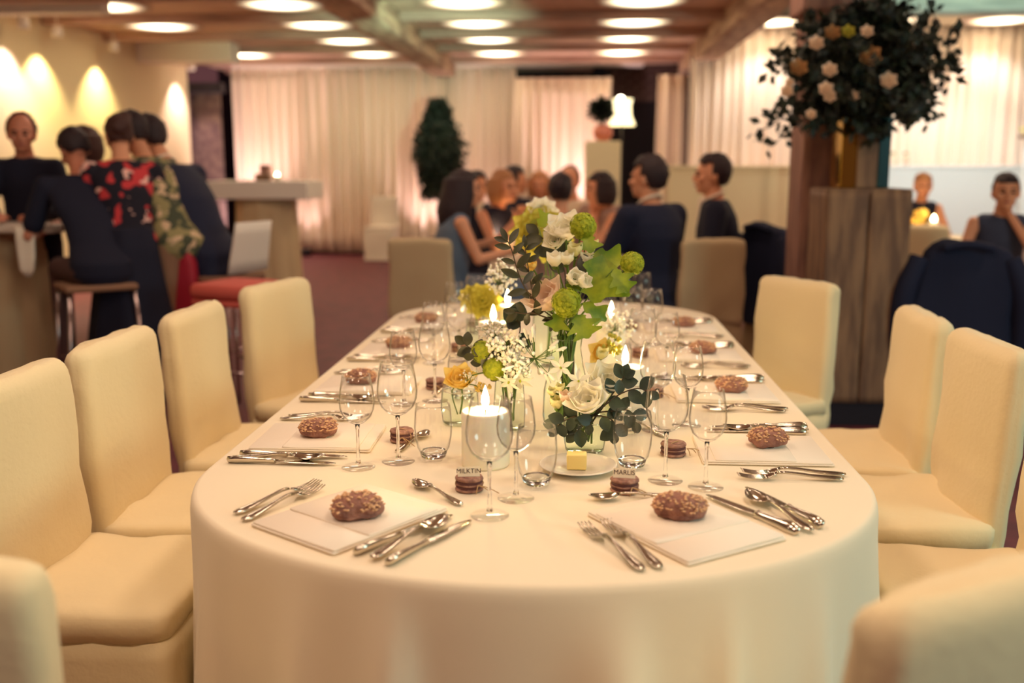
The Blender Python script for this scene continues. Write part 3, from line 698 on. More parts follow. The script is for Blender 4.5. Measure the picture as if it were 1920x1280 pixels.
# --- the side places
for side in (-1, 1):
    sn = 'left' if side < 0 else 'right'
    for k in range(4):
        Y = (2.16 if side < 0 else 2.12) + .553 * k; e = TCX + side * .655; inn = -side; on_ = ORD[k] + ' place along the ' + sn + ' side'
        px = lambda d: e + inn * d                                    # d metres in from the table edge
        rz = R(-90 if side < 0 else 90); rh = -1 if side < 0 else 1   # right hand of the guest along Y
        jit = lambda a: random.uniform(-a, a)
        make_napkin(.215, .27, 20 + k + side, Vector((px(.165), Y, TZ)), rz + jit(.03), 'folded white napkin at the ' + on_, .5)
        make_bread(Vector((px(.155 + jit(.012)), Y + jit(.015), TZ + .009)), rz + R(90) + jit(.3), 'oat-topped brown bread roll at the ' + on_, 30 + 5 * k + side, .92)
        for q, d0 in enumerate((.165, .195)):
            place('fork', ('inner' if q == 0 else 'outer') + ' silver fork at the ' + on_, (px(.025 + .012 * q), Y - rh * d0, TZ), rz + jit(.06))
        place('knife', 'inner silver knife at the ' + on_, (px(.03), Y + rh * .15, TZ), rz + jit(.05))
        place('spoon', 'silver soup spoon at the ' + on_, (px(.022), Y + rh * .172, TZ + .002), rz + jit(.06))
        place('knife', 'outer silver knife at the ' + on_, (px(.018), Y + rh * .195, TZ), rz + jit(.05))
        place('spoon', 'dessert spoon above the napkin at the ' + on_, (px(.36), Y + rh * .10, TZ), rz + R(70 if side < 0 else -70) + jit(.2), scale=.8)
        make_macaron(Vector((px(.355), Y - .02 + jit(.02), TZ)), jit(1), 'small brown cookie favour at the ' + on_, 50 + k + 9 * side)
        put_glass(WG, px(.30), Y + rh * .21, 'smaller wine glass at the ' + on_)
        put_glass(WG2, px(.375), Y + rh * .165, 'large wine glass at the ' + on_)
        put_glass(TB, px(.445), Y + rh * .135, 'water tumbler at the ' + on_)
# --- butter plate
p = on(1084, 880)
t = thing('butter_plate', 'small white plate with butter, before the low rose vase', 'plate', p)
bm = BM(); lathe(bm, [(0, .001), (.045, .001), (.05, .003), (.078, .011), (.080, .0125), (.078, .0135), (.05, .006), (.045, .004), (0, .004)], 44); obj('dish', bm, M['china'], t)
bm = BM(); box(bm, (-.02, -.016, .0), (.02, .016, .032), .003); wrinkle(bm, .002, 60, 2)
o = obj('butter_block', bm, M['butter'], loc=p + Vector((-.003, -.005, .0045))); tag(o, 'pale yellow block of butter on the small white plate', 'butter')
# --- candles
def candle(px, py, Y, r, h, label, e=2.4):
    x = at(px, py, Y).x; t = thing('pillar_candle', label, 'candle', (x, Y, TZ - .001), 0, 'lit white pillar candles')
    bm = BM(); lathe(bm, [(0, 0), (r * .97, 0), (r, .004), (r, h - .006), (r * .95, h), (r * .80, h - .003), (r * .5, h - .009), (0, h - .011)], 32); wrinkle(bm, .002, 20, 1); obj('wax', bm, M['wax'], t)
    bm = BM(); tube(bm, [(0, 0, h - .012), (.001, 0, h + .006)], .0012, 6); obj('wick', bm, M['wick'], t)
    bm = BM(); lathe(bm, [(0, h + .002), (.006, h + .009), (.0088, h + .019), (.0075, h + .031), (.003, h + .046), (0, h + .054)], 12); obj('flame', bm, M['flame'], t)
    light('POINT', 'candle_light', (x, Y, TZ + h + .024), e, (1, .66, .28), None, .012)
candle(910, 800, 1.99, .050, .115, 'thick lit pillar candle in front, behind the nearest wine glass', 7)
candle(1172, 700, 2.42, .048, .125, 'thick lit pillar candle right of the tall flower vase', 7)
candle(925, 620, 2.95, .045, .15, 'lit pillar candle at left, behind the gypsophila', 4)
candle(952, 590, 3.25, .03, .16, 'slim lit candle behind the left pillar candle', 3)
candle(1146, 600, 3.05, .045, .15, 'lit pillar candle behind the green leaves at right', 4)
# ------------------------------------------------------------------ centrepiece flowers (every stem is a thing of its own)
def vase(px, py, Y, prof, label, name='glass_vase', m='greenglass'):
    x = at(px, py, Y).x; t = thing(name, label, 'vase', (x, Y, TZ - .0005), 0, 'glass flower vases on the long table')
    bm = BM(); lathe(bm, prof, 32); obj('body', bm, M[m], t)
    h = prof[-1][1] * .45; r = max(q[0] for q in prof) * .8
    rim = max(prof, key=lambda q: q[1]); bm = BM()
    tube(bm, [(rim[0] * math.cos(a), rim[0] * math.sin(a), rim[1]) for a in [2 * math.pi * k / 32 for k in range(33)]], .0012, 6, caps=False); obj('rim', bm, M['thick'], t)
    return t
TALLV = vase(1062, 700, 2.30, [(0, .001), (.045, .001), (.052, .006), (.056, .03), (.054, .09), (.040, .15), (.034, .19), (.037, .215)], 'tall clear glass vase of green stems in the table centre')
LOWV = vase(1096, 840, 2.10, [(0, .001), (.036, .001), (.042, .005), (.046, .03), (.047, .07)], 'low glass vase holding the white rose, behind the butter')
LEFTV = vase(955, 740, 2.28, [(0, .001), (.03, .001), (.036, .005), (.038, .05), (.033, .12)], 'slender glass vase with white blossoms left of the tall vase')
ROSEV = vase(862, 735, 2.32, [(0, .001), (.036, .001), (.042, .006), (.046, .04), (.044, .075), (.042, .082)], 'small round glass holding a yellow rose at left')
BACKV = vase(900, 600, 3.20, [(0, .001), (.04, .001), (.045, .006), (.048, .05), (.045, .12)], 'small glass vase with yellow green blooms far left')
MUMV = vase(1030, 520, 3.05, [(0, .001), (.045, .001), (.05, .006), (.052, .1), (.045, .25)], 'tall glass vase behind the main one, with pale chrysanthemums')
SIDEV = vase(1130, 740, 2.42, [(0, .001), (.03, .001), (.036, .005), (.038, .05), (.033, .11)], 'slender glass vase right of the tall vase')
def root(v, h=.02): return v.location + Vector((random.uniform(-.015, .015), random.uniform(-.015, .015), h))
def mouth(v, z): return v.location + Vector((random.uniform(-.02, .02), random.uniform(-.02, .02), z))
def flower(name, label, cat, head, v, mz, group=None, srad=.0022, m='stem'):
    """an Empty at the stem's foot; returns (thing, head position in thing space)"""
    p0 = root(v); t = thing(name, label, cat, p0, 0, group); h = Vector(head) - p0; mo = mouth(v, mz) - p0
    bm = BM(); pts = spline([(0, 0, 0), mo, mo.lerp(h, .55) + Vector((0, 0, .012)), h], 5); tube(bm, pts, srad, 6); obj('stem', bm, M[m], t)
    t['_'] = 0; del t['_']
    return t, h, (pts[-1] - pts[-3]).normalized(), pts
def hold(t, name, c, d=None):
    o = bpy.data.objects.new(name, None); link(o, t); o.location = c
    if d is not None: o.rotation_euler = d.to_track_quat('Z', 'Y').to_euler()
    return o
def face(px, py, Y, k=1.0):                    # direction leaning from a bloom towards the table's near end
    return (Vector((0, -1, .55)) * k).normalized()
def rose_stem(px, py, Y, r, m, v, mz, label, d=None, open_=1, group='cream roses in the centrepiece'):
    t, h, dd, _ = flower('rose', label, 'rose', at(px, py, Y), v, mz, group)
    e = hold(t, 'bloom', h, d or Vector((0, -.75, .65))); bloom(e, r, M[m], rings=((3, .02, .66), (4, .12 * open_, .84), (5, .24 * open_, .94), (5, .40 * open_, 1.0)))
    bm = BM(); ell(bm, (0, 0, -.62 * r), (r * .36, r * .36, r * .25)); obj('calyx', bm, M['stem'], e); return t
def ball(px, py, Y, r, v, mz, label, seed):
    t, h, dd, _ = flower('viburnum_bloom', label, 'flower', at(px, py, Y), v, mz, 'round green blooms')
    bm = BM(); bmesh.ops.create_icosphere(bm, subdivisions=4, radius=r * .93)
    for q in bm.verts: q.co *= 1 + .09 * noise.noise(q.co * 260 + Vector((seed, 0, 0))) + .05 * noise.noise(q.co * 110)
    for q in bm.verts: q.co += h
    obj('flower_head', bm, M['lime'], t)
    bm = BM(); rn = random.Random(seed)
    for k in range(190):
        d = Vector((rn.gauss(0, 1), rn.gauss(0, 1), rn.gauss(0, 1))).normalized(); c = h + d * r * .97; u = d.orthogonal().normalized(); w = d.cross(u)
        a0 = rn.uniform(0, 6); cv = bm.verts.new(c + d * r * .02); ring = []
        for j in range(5):
            for s, rr in ((0, .10), (.55, .19), (1.1, .10)):
                a = a0 + j * 1.2566 + s * .57; ring.append(bm.verts.new(c + (u * math.cos(a) + w * math.sin(a)) * r * rr + d * r * (.09 if rr > .15 else .03)))
        for j in range(15): bm.faces.new((cv, ring[j], ring[(j + 1) % 15]))
    obj('florets', bm, M['lime'], t, kind='stuff'); return t
def big_leaf(t, c, d, L, m, name='leaf', up=Vector((0, -.5, 1)), lobes=3, w=.42):
    """lobed or plain leaf blade, gently folded along its midrib"""
    d = Vector(d).normalized(); s = d.cross(up).normalized(); n = s.cross(d)
    bm = BM(); N = 16; left, right, mid = [], [], []
    for k in range(N + 1):
        q = k / N; base = math.sin(math.pi * min(1, q * 1.0)) ** .75
        lob = 1 + (.42 * math.cos(q * math.pi * 2 * lobes - 1.2) if lobes else 0); ww = L * w * base * lob * (1 if q < .98 else 0)
        sag = -.22 * L * q * q; c0 = c + d * L * q + n * sag
        mid.append(bm.verts.new(c0)); left.append(bm.verts.new(c0 + s * ww + d * ww * .35 * (1 if lobes else 0) + n * ww * .25)); right.append(bm.verts.new(c0 - s * ww + d * ww * .35 * (1 if lobes else 0) + n * ww * .25))
    for k in range(N):
        bm.faces.new((mid[k], mid[k + 1], left[k + 1], left[k])); bm.faces.new((mid[k + 1], mid[k], right[k], right[k + 1]))
    bmesh.ops.remove_doubles(bm, verts=bm.verts, dist=1e-5)
    return obj(name, bm, m, t)
def sprig(pts_px, Y, v, mz, label, L, m, n, name='leaf_sprig', w=.26, cat='foliage', seed=0, stemm='stemdark', dy=0):
    rn = random.Random(seed); tipp = [at(x, y, Y + dy * i) for i, (x, y) in enumerate(pts_px)]
    p0 = root(v); t = thing(name, label, cat, p0, 0, 'leafy sprigs in the centrepiece')
    pts = spline([Vector((0, 0, 0)), mouth(v, mz) - p0] + [q - p0 for q in tipp], 6); bm = BM(); tube(bm, pts, [.0022, .0012], 6); obj('stem', bm, M[stemm], t)
    vis = pts[len(pts) // 3:]
    for k in range(n):
        q = (k + .5) / n; i = min(len(vis) - 2, int(q * (len(vis) - 1))); c = vis[i]; dd = (vis[i + 1] - vis[i]).normalized()
        sd = dd.cross(Vector((0, -1, .2))).normalized() * (1 if k % 2 else -1)
        big_leaf(t, c, dd * .6 + sd * .9 + Vector((0, rn.uniform(-.4, .2), rn.uniform(-.2, .3))), L * rn.uniform(.75, 1.1), M[m], up=Vector((rn.uniform(-.3, .3), -1, .3)), lobes=0, w=w)
    big_leaf(t, vis[-1], (vis[-1] - vis[-3]), L * .8, M[m], up=Vector((0, -1, .2)), lobes=0, w=w); return t
def cluster(px, py, Y, rx, rz, n, br, v, mz, label, seed, m='gyps', name='gypsophila', group='tiny white filler blossoms'):
    t, h, dd, _ = flower(name, label, 'flower', at(px, py, Y), v, mz, group, .0016); rn = random.Random(seed); bm = BM(); bs = BM()
    for k in range(n):
        d = Vector((rn.gauss(0, 1), rn.gauss(0, 1), rn.gauss(0, 1))).normalized() * (rn.random() ** .45); c = h + Vector((d.x * rx, d.y * rx * .8, d.z * rz))
        q = bmesh.ops.create_icosphere(bm, subdivisions=1, radius=br * rn.uniform(.6, 1.1))['verts']
        for z in q: z.co = z.co * (1 + .25 * rn.uniform(-1, 1)) + c
        if k % 3 == 0: tube(bs, [h - Vector((0, 0, rz * .9)), h.lerp(c, .6), c], .0006, 4)
    obj('stalks', bs, M['stem'], t, kind='stuff'); obj('blossoms', bm, M[m], t, kind='stuff'); return t
def star(t, c, d, r, m, n=6):
    e = hold(t, 'open_floret', c, d); key = ('star', m)
    if key not in PET: PET[key] = petal_mesh('petal', 1.0, .20, .6, .6, M[m], 4, 6, True)
    for i in range(n):
        o = bpy.data.objects.new('petal', PET[key]); link(o, e); o.matrix_local = Matrix.Rotation(2 * math.pi * i / n, 4, 'Z') @ Matrix.Rotation(R(55), 4, 'X') @ Matrix.Scale(r, 4)
    bm = BM(); ell(bm, (0, 0, r * .1), (r * .08, r * .08, r * .14), u=8, v=6); obj('stamen', bm, M['lime'], e)
def agapanthus(px, py, Y, r, v, mz, label, seed):
    t, h, dd, _ = flower('agapanthus', label, 'flower', at(px, py, Y), v, mz, 'agapanthus umbels', .0028); rn = random.Random(seed); bs = BM(); bud = None
    for k in range(26):
        d = Vector((rn.gauss(0, 1), rn.gauss(-.3, .7), rn.gauss(.35, .9))).normalized(); L = r * rn.uniform(.7, 1.05)
        tube(bs, [h, h + d * L * .5 + Vector((0, 0, -.002)), h + d * L], .0009, 5); c = h + d * L
        if bud is None:
            bm = BM(); lathe(bm, [(0, 0), (.0022, .002), (.0034, .011), (.0042, .019), (.003, .025), (0, .028)], 8); bud = obj('bud', bm, M['bud'] if 0 else M['gyps'], t); o = bud
        else: o = bpy.data.objects.new('bud', bud.data); link(o, t)
        o.location = c; o.rotation_euler = d.to_track_quat('Z', 'Y').to_euler()
    obj('stalks', bs, M['stem'], t); return t
def cup(px, py, Y, r, m, v, mz, label, d=Vector((0, -.25, 1)), n=5, group='lisianthus buds and cups'):
    t, h, dd, _ = flower('lisianthus', label, 'flower', at(px, py, Y), v, mz, group)
    e = hold(t, 'bloom', h, d); bloom(e, r, M[m], rings=((3, .02, .8), (n, .12, 1.0)))
    bm = BM(); ell(bm, (0, 0, -.62 * r), (r * .3, r * .3, r * .3)); obj('calyx', bm, M['stem'], e); return t

ball(1062, 567, 2.20, .0325, TALLV, .215, 'large round green bloom in front of the pale rose, mid bouquet', 1)
ball(1093, 424, 2.36, .031, TALLV, .215, 'round green bloom at the very top of the bouquet', 2)
ball(1185, 494, 2.26, .0265, TALLV, .215, 'round green bloom sticking out to the right', 3)
ball(905, 660, 2.26, .026, LEFTV, .12, 'round green bloom left of the white blossoms, upper one', 4)
ball(926, 692, 2.22, .025, LEFTV, .12, 'round green bloom low on the left side', 5)
rose_stem(1025, 560, 2.26, .042, 'rose', TALLV, .215, 'large pale pink rose behind the big round green bloom', Vector((-.5, -.42, .75)), .62)
rose_stem(1060, 430, 2.42, .040, 'whiterose', TALLV, .215, 'white rose at the top, left of the green bloom', Vector((-.15, -.5, .85)), .66)
rose_stem(1040, 452, 2.40, .024, 'whiterose', TALLV, .215, 'small white rose just below the top white rose', Vector((-.2, -.8, .6)), .7)
cup(1040, 488, 2.30, .025, 'whiterose', TALLV, .215, 'white lisianthus cup at left of the bouquet middle')
cup(1062, 486, 2.30, .022, 'whiterose', TALLV, .215, 'white lisianthus cup in the bouquet middle')
cup(1078, 470, 2.32, .024, 'bud', TALLV, .215, 'tall pale green lisianthus bud in the bouquet middle', n=4)
cup(1104, 488, 2.32, .026, 'whiterose', TALLV, .215, 'white lisianthus cup right of the middle')
cup(1075, 522, 2.22, .026, 'whiterose', TALLV, .215, 'half open white lisianthus above the big green bloom', Vector((.5, -.6, .4)))
cup(1093, 528, 2.21, .022, 'whiterose', TALLV, .215, 'loose white bloom right above the big green bloom', Vector((.8, -.5, .3)))
cup(997, 500, 2.30, .016, 'yellowrose', TALLV, .215, 'small closed yellow bud beside the dark sprig', n=4)
cup(1112, 460, 2.40, .018, 'bud', TALLV, .215, 'pale green bud right of the top rose', n=4)
sprig(((1000, 560), (975, 520), (960, 470), (952, 452)), 2.24, TALLV, .215, 'dark leafy sprig reaching up at left of the bouquet', .044, 'leafdark', 11, w=.2, seed=1)
sprig(((1008, 570), (990, 500), (985, 465)), 2.27, TALLV, .215, 'second dark sprig beside the yellow bud', .038, 'leafdark', 8, w=.2, seed=2)
sprig(((1010, 590), (985, 588), (965, 585)), 2.22, TALLV, .215, 'short dark sprig pointing left below the pale rose', .034, 'leafdark', 5, seed=4)
sprig(((1060, 520), (1040, 470), (1010, 440)), 2.45, TALLV, .215, 'dark green leaves behind the lisianthus cups', .05, 'leafdark', 7, w=.34, seed=6)
sprig(((1100, 540), (1095, 520), (1110, 505)), 2.30, TALLV, .215, 'dark green leaves right of the bouquet middle', .05, 'leafdark', 6, w=.4, seed=7)
def leaf_thing(px, py, tipx, tipy, Y, dy, L, label, lobes=3, w=.36, m='leaf', v=None):
    t, h, dd, pts = flower('viburnum_leaf', label, 'leaf', at(px, py, Y), v or TALLV, .215, 'lobed green leaves of the centrepiece', .0016)
    d = (at(tipx, tipy, Y + dy) - at(px, py, Y)); big_leaf(t, h, d, d.length, M[m], up=Vector((.1, -1, .35)), lobes=lobes, w=w); return t
leaf_thing(1128, 478, 1118, 562, 2.27, -.05, .1, 'big light green lobed leaf hanging at the right of the bouquet', 2, .5)
leaf_thing(1110, 478, 1170, 488, 2.30, -.03, .1, 'green lobed leaf spreading to the upper right', 2, .34)
leaf_thing(1150, 505, 1178, 545, 2.24, -.03, .1, 'green lobed leaf hanging beneath the right green bloom', 3, .4)
leaf_thing(1080, 590, 1104, 630, 2.20, -.03, .1, 'dark green lobed leaf below the big round bloom', 3, .55)
leaf_thing(1050, 585, 1042, 620, 2.21, -.02, .1, 'green leaf under the big round bloom, left one', 2, .5)
leaf_thing(1092, 568, 1140, 600, 2.24, 0, .1, 'narrow green leaf pointing right below the big leaf', 2, .3)
leaf_thing(1100, 440, 1108, 470, 2.35, -.03, .1, 'green leaf under the top green bloom', 2, .5)
leaf_thing(1010, 425, 1030, 400, 2.5, 0, .1, 'broad green leaf at the top left of the bouquet', 2, .5)
# left vase: gypsophila, agapanthus and dark foliage
cluster(950, 655, 2.24, .050, .045, 300, .0052, LEFTV, .12, 'dense cloud of tiny white blossoms left of the tall vase', 1)
cluster(925, 620, 2.36, .042, .030, 130, .0046, LEFTV, .12, 'white filler blossoms in front of the left candle', 2)
cluster(880, 705, 2.30, .025, .02, 34, .0035, LEFTV, .12, 'small white blossoms low at far left', 3)
cluster(970, 690, 2.20, .036, .03, 120, .005, LEFTV, .12, 'white blossoms just left of the agapanthus', 4)
cluster(940, 520, 2.75, .045, .055, 150, .0055, MUMV, .25, 'blurred white blossoms left of the dark sprig', 5)
cluster(1155, 610, 2.75, .055, .05, 170, .005, SIDEV, .11, 'glowing white blossoms before the right rear candle', 6)
agapanthus(1003, 672, 2.21, .052, LEFTV, .12, 'agapanthus umbel of long white buds in front of the vase', 3)
t, h, dd, _ = flower('agapanthus', 'open white agapanthus star drooping above the front candle', 'flower', at(955, 715, 2.18), LEFTV, .12, 'agapanthus umbels')
star(t, h, Vector((-.4, -.7, -.5)), .032, 'whiterose')
t, h, dd, _ = flower('agapanthus', 'second open white star right beside the first', 'flower', at(975, 712, 2.19), LEFTV, .12, 'agapanthus umbels')
star(t, h, Vector((.1, -.7, -.6)), .034, 'whiterose')
sprig(((915, 690), (890, 660), (872, 645)), 2.28, LEFTV, .12, 'dark leafy sprig at the far left of the centrepiece', .038, 'leafdark', 6, w=.36, seed=9)
sprig(((945, 660), (930, 665), (890, 668)), 2.24, LEFTV, .12, 'dark sprig under the white blossoms', .034, 'leafdark', 6, w=.34, seed=10)
sprig(((975, 620), (968, 600)), 2.34, LEFTV, .12, 'greyish round leaves behind the white blossoms', .05, 'euca', 4, w=.5, seed=11)
rose_stem(862, 712, 2.32, .032, 'yellowrose', ROSEV, .06, 'pale yellow rose in the small round glass', Vector((0, -.5, .8)), .8)
cluster(905, 728, 2.30, .024, .016, 26, .005, ROSEV, .08, 'yellow green berries beside the yellow rose', 8, 'yellowrose', 'berry_sprig')
# low front vase: white rose, alstroemeria, eucalyptus
rose_stem(1102, 752, 2.05, .038, 'whiterose', LOWV, .07, 'white rose low in front, above the butter plate', Vector((-.25, -.52, .82)), .7)
rose_stem(1140, 712, 2.16, .042, 'whiterose', LOWV, .07, 'white rose behind the low front rose, right one', Vector((.1, -.5, .8)), .7)
for k, (px, py, lab) in enumerate(((1052, 690, 'white star flower low in front of the tall vase'), (1085, 715, 'white star flower touching the low front rose'))):
    t, h, dd, _ = flower('alstroemeria', lab, 'flower', at(px, py, 2.08), LOWV, .07, 'white star flowers of the low vase'); star(t, h, Vector((-.2 + .15 * k, -.7, .4)), .031, 'whiterose')
for k, (px, py, r, lab) in enumerate(((1045, 755, .022, 'pale green bud at far left of the low vase'), (1035, 735, .014, 'small cream bud at the left edge of the low vase'), (1050, 728, .014, 'small cream bud above the pale green bud'), (1130, 665, .020, 'pale closed bud right of the tall vase stems'))):
    cup(px, py, 2.08 if k < 3 else 2.3, r, 'bud', LOWV if k < 3 else SIDEV, .07, lab, n=4)
cup(1060, 745, 2.06, .018, 'rose', LOWV, .07, 'pale pink alstroemeria petals left of the low rose')
for k, (pp, lab, mm) in enumerate(((((1120, 770), (1160, 740), (1195, 728), (1215, 735)), 'eucalyptus sprig reaching right towards the wine glasses', 'euca'), (((1110, 790), (1090, 800), (1078, 812)), 'eucalyptus sprig hanging over the low vase front', 'euca'), (((1130, 780), (1150, 790), (1152, 810)), 'eucalyptus sprig hanging right of the butter plate', 'euca'), (((1080, 780), (1055, 790), (1045, 800)), 'eucalyptus leaves at the left of the low vase', 'euca'), (((1140, 750), (1165, 715), (1170, 705)), 'upright eucalyptus sprig at right of the low vase', 'euca'), (((1150, 770), (1180, 770), (1190, 790)), 'eucalyptus sprig drooping behind the right tumbler', 'euca'))):
    sprig(pp, 2.06 if k != 4 else 2.12, LOWV, .07, lab, .036, mm, 6, 'eucalyptus_sprig', .36, 'foliage', 20 + k)
cluster(1150, 655, 2.40, .03, .04, 24, .007, SIDEV, .11, 'dry beige blossoms at the right of the tall vase', 9, 'mum', 'dried_blossom')
rose_stem(1128, 662, 2.40, .024, 'yellowrose', SIDEV, .11, 'small beige rosette right of the tall vase', Vector((.1, -.9, .3)), 1.3)
# blurred blooms behind
for k, (px, py, Y, r, lab, v, mz) in enumerate(((905, 562, 3.2, .036, 'yellow green chrysanthemum in the far left glass', BACKV, .12), (885, 556, 3.22, .026, 'smaller yellow green chrysanthemum far left', BACKV, .12), (1010, 430, 3.05, .05, 'yellow green chrysanthemum behind the top left leaves', MUMV, .25), (1030, 450, 3.0, .04, 'second yellow green chrysanthemum behind the lisianthus', MUMV, .25), (1015, 395, 3.1, .03, 'pale bloom at the top left, far behind', MUMV, .25))):
    t, h, dd, _ = flower('chrysanthemum', lab, 'flower', at(px, py, Y), v, mz, 'blurred chrysanthemums at the back'); e = hold(t, 'bloom', h, Vector((0, -.8, .5)))
    bloom(e, r, M['mum' if k < 4 else 'whiterose'], rings=((5, .05, .6), (8, .3, .8), (9, .6, .9), (10, .9, 1)))
# stems standing in the tall vase and a few long blades
t = thing('grass_blades', 'bundle of green stems and blades standing in the tall vase', 'stems', TALLV.location + Vector((0, 0, .012)))
for k in range(12):
    a = random.uniform(0, 6.3); bm = BM(); tube(bm, [(.028 * math.cos(a), .028 * math.sin(a), 0), (.006 * math.cos(a + 3), .006 * math.sin(a + 3), .11), (.022 * math.cos(a + 3.1), .022 * math.sin(a + 3.1), .21)], random.choice((.0026, .004)), 6, flat=random.choice((1, .35))); obj('stem', bm, M['stem'], t)
# ------------------------------------------------------------------ people
def remesh(o, vox, sm=4):
    r = o.modifiers.new('skin_over', 'REMESH'); r.mode = 'VOXEL'; r.voxel_size = vox; r.use_smooth_shade = True
    if sm:
        s = o.modifiers.new('soften', 'SMOOTH'); s.factor = .5; s.iterations = sm
    return o
def person(label, x, y, yaw, pose='sit', seat=.47, lean=.08, side=0, w=.17, arms=None, head=(0, 0, 0), hair='short', hairm='hairdark', top='suit', topm='navy', low='trousers', lowm='navy', skin='skin', k=1.0, vox=.009, knee=(.42, .03), group='wedding guests', cuff=1):
    """local frame: +y is where the person faces; all joints in metres"""
    t = thing('person', label, 'person', (x, y, 0), R(yaw), group); t.scale = (k,) * 3
    z0 = seat / k + .09 if pose == 'sit' else .93
    P = Vector((0, 0, z0)); Sh = Vector((side, lean, z0 + .46)); Ch = P.lerp(Sh, .62) + Vector((0, -.015, 0)); Wa = P.lerp(Sh, .3) + Vector((0, -.01, 0))
    Ne = Sh + Vector((side * .15, lean * .2 + .01, .07)); Hd = Ne + Vector((side * .1, lean * .18 + .025, .125))
    M3 = Euler((R(head[1]), R(head[2]), R(head[0]))).to_matrix(); hp = lambda v: Hd + M3 @ Vector(v)
    sh = [Sh + Vector((s * w, 0, -.012)) for s in (-1, 1)]
    if arms is None: arms = (((-.25, lean + .10, z0 + .19), (-.12, lean + .33, z0 + .235)), ((.25, lean + .10, z0 + .19), (.12, lean + .33, z0 + .235)))
    hips = [P + Vector((s * .09, .0, -.02)) for s in (-1, 1)]
    if pose == 'sit':
        kn = [Vector((s * (.09 + knee[1]), knee[0], z0 - .03)) for s in (-1, 1)]; an = [Vector((s * (.09 + knee[1]), knee[0] - .02, .09)) for s in (-1, 1)]
    else:
        kn = [Vector((s * .10, .03, .50)) for s in (-1, 1)]; an = [Vector((s * .11, -.01, .09)) for s in (-1, 1)]
    b = BM()
    def trunk(b, g, sc=1):
        torso(b, [(P + Vector((0, 0, -.10)), .10 + g, .09 + g), (P + Vector((0, 0, -.05)), .158 + g, .115 + g), (P + Vector((0, 0, .03)), .160 + g, .115 + g), (P.lerp(Sh, .28), .138 + g, .098 + g), (P.lerp(Sh, .48) + Vector((0, -.008, 0)), .142 + g, .10 + g), (P.lerp(Sh, .72) + Vector((0, -.014, 0)), w * .90 + g, .108 + g), (P.lerp(Sh, .90) + Vector((0, -.012, 0)), w * .96 + g, .092 + g), (Sh + Vector((0, 0, .025)), w * .80 + g, .068 + g), (Sh + Vector((0, 0, .055)), w * .42 + g * .5, .055 + g * .5)])
    trunk(b, 0); limb(b, sh[0], sh[1], .046, .046)
    limb(b, Sh, Ne + Vector((0, .01, .05)), .062, .05)
    for i in (0, 1):
        e, wr = Vector(arms[i][0]), Vector(arms[i][1]); limb(b, sh[i], e, .044, .034); limb(b, e, wr, .035, .024)
        d = (wr - e).normalized(); pl = wr + d * .05; q = d.to_track_quat('Y', 'Z'); ell(b, pl, (.036, .052, .017), q)
        for f in range(4):
            o_ = q @ Vector(((f - 1.5) * .019, .04, 0)); L = (.062, .075, .07, .054)[f]; s0 = pl + o_; s1 = s0 + d * L * .55; s2 = s1 + (d * .7 + (q @ Vector((0, 0, -.7)))) * L * .5
            tube(b, [s0, s1, s2], [.0098, .0095, .008], 8); ell(b, s2, (.008,) * 3, u=8, v=6)
        sgn = 1 if i == 0 else -1; s0 = pl + q @ Vector((sgn * .026, -.02, 0)); s1 = s0 + q @ Vector((sgn * .028, .03, -.008)); s2 = s1 + q @ Vector((sgn * .004, .03, -.006)); tube(b, [s0, s1, s2], [.012, .0105, .009], 8); ell(b, s2, (.009,) * 3, u=8, v=6)
        limb(b, hips[i], kn[i], .072, .052); limb(b, kn[i], an[i], .05, .034); ft = an[i] + Vector((0, .10, -.055)); limb(b, an[i] + Vector((0, 0, -.03)), ft, .036, .028)
    # head: skull, jaw, brow, nose, lips, ears
    rot = Euler((R(head[1]), R(head[2]), R(head[0])))
    ell(b, hp((0, -.012, .022)), (.076, .094, .098), rot, 20, 14); ell(b, hp((0, .022, -.045)), (.058, .066, .072), rot, 18, 12); ell(b, hp((0, .062, -.085)), (.026, .024, .022), rot)
    ell(b, hp((0, .074, .022)), (.05, .02, .014), rot); tube(b, [hp((0, .082, .014)), hp((0, .098, -.012)), hp((0, .104, -.026))], [.010, .012, .014], 8); ell(b, hp((0, .098, -.030)), (.017, .014, .010), rot)
    ell(b, hp((-.04, .062, -.022)), (.026, .022, .024), rot); ell(b, hp((.04, .062, -.022)), (.026, .022, .024), rot); ell(b, hp((0, .082, -.060)), (.024, .012, .010), rot)
    for s in (-1, 1): ell(b, hp((s * .078, -.012, -.008)), (.010, .020, .032), rot)
    body = remesh(obj('body', b, M[skin], t), vox * .8, 3)
    for s in (-1, 1):
        b = BM(); ell(b, hp((s * .031, .081, .002)), (.013, .008, .007), rot, 10, 8); obj('eye', b, M['eye'], t)
        b = BM(); tube(b, [hp((s * .015, .091, .022)), hp((s * .034, .088, .026)), hp((s * .050, .074, .020))], [.0035, .0045, .002], 6); obj('eyebrow', b, M[hairm], t)
    b = BM(); tube(b, [hp((-.022, .086, -.060)), hp((0, .0955, -.058)), hp((.022, .086, -.060))], [.003, .006, .003], 8); obj('mouth', b, M['lip'], t)
    # hair
    b = BM(); q = ell(b, (0, -.018, .028), (.080, .099, .102), u=28, v=20)
    lim = .052 if hair != 'bald' else .085
    dele = [v for v in b.verts if (v.co.y > .012 and v.co.z < lim + .35 * max(0, .05 - v.co.y) * (1 if hair != 'bald' else 2)) or (hair in ('short', 'bald') and v.co.z < -.08 + max(0, v.co.y + .06) * 1.2) or (v.co.z < -.06) or (hair == 'bald' and v.co.z > .09 and v.co.y > -.02)]
    bmesh.ops.delete(b, geom=dele, context='VERTS')
    for v in b.verts: v.co += v.co.normalized() * noise.noise(v.co * 42 + Vector((x, y, 0))) * .014
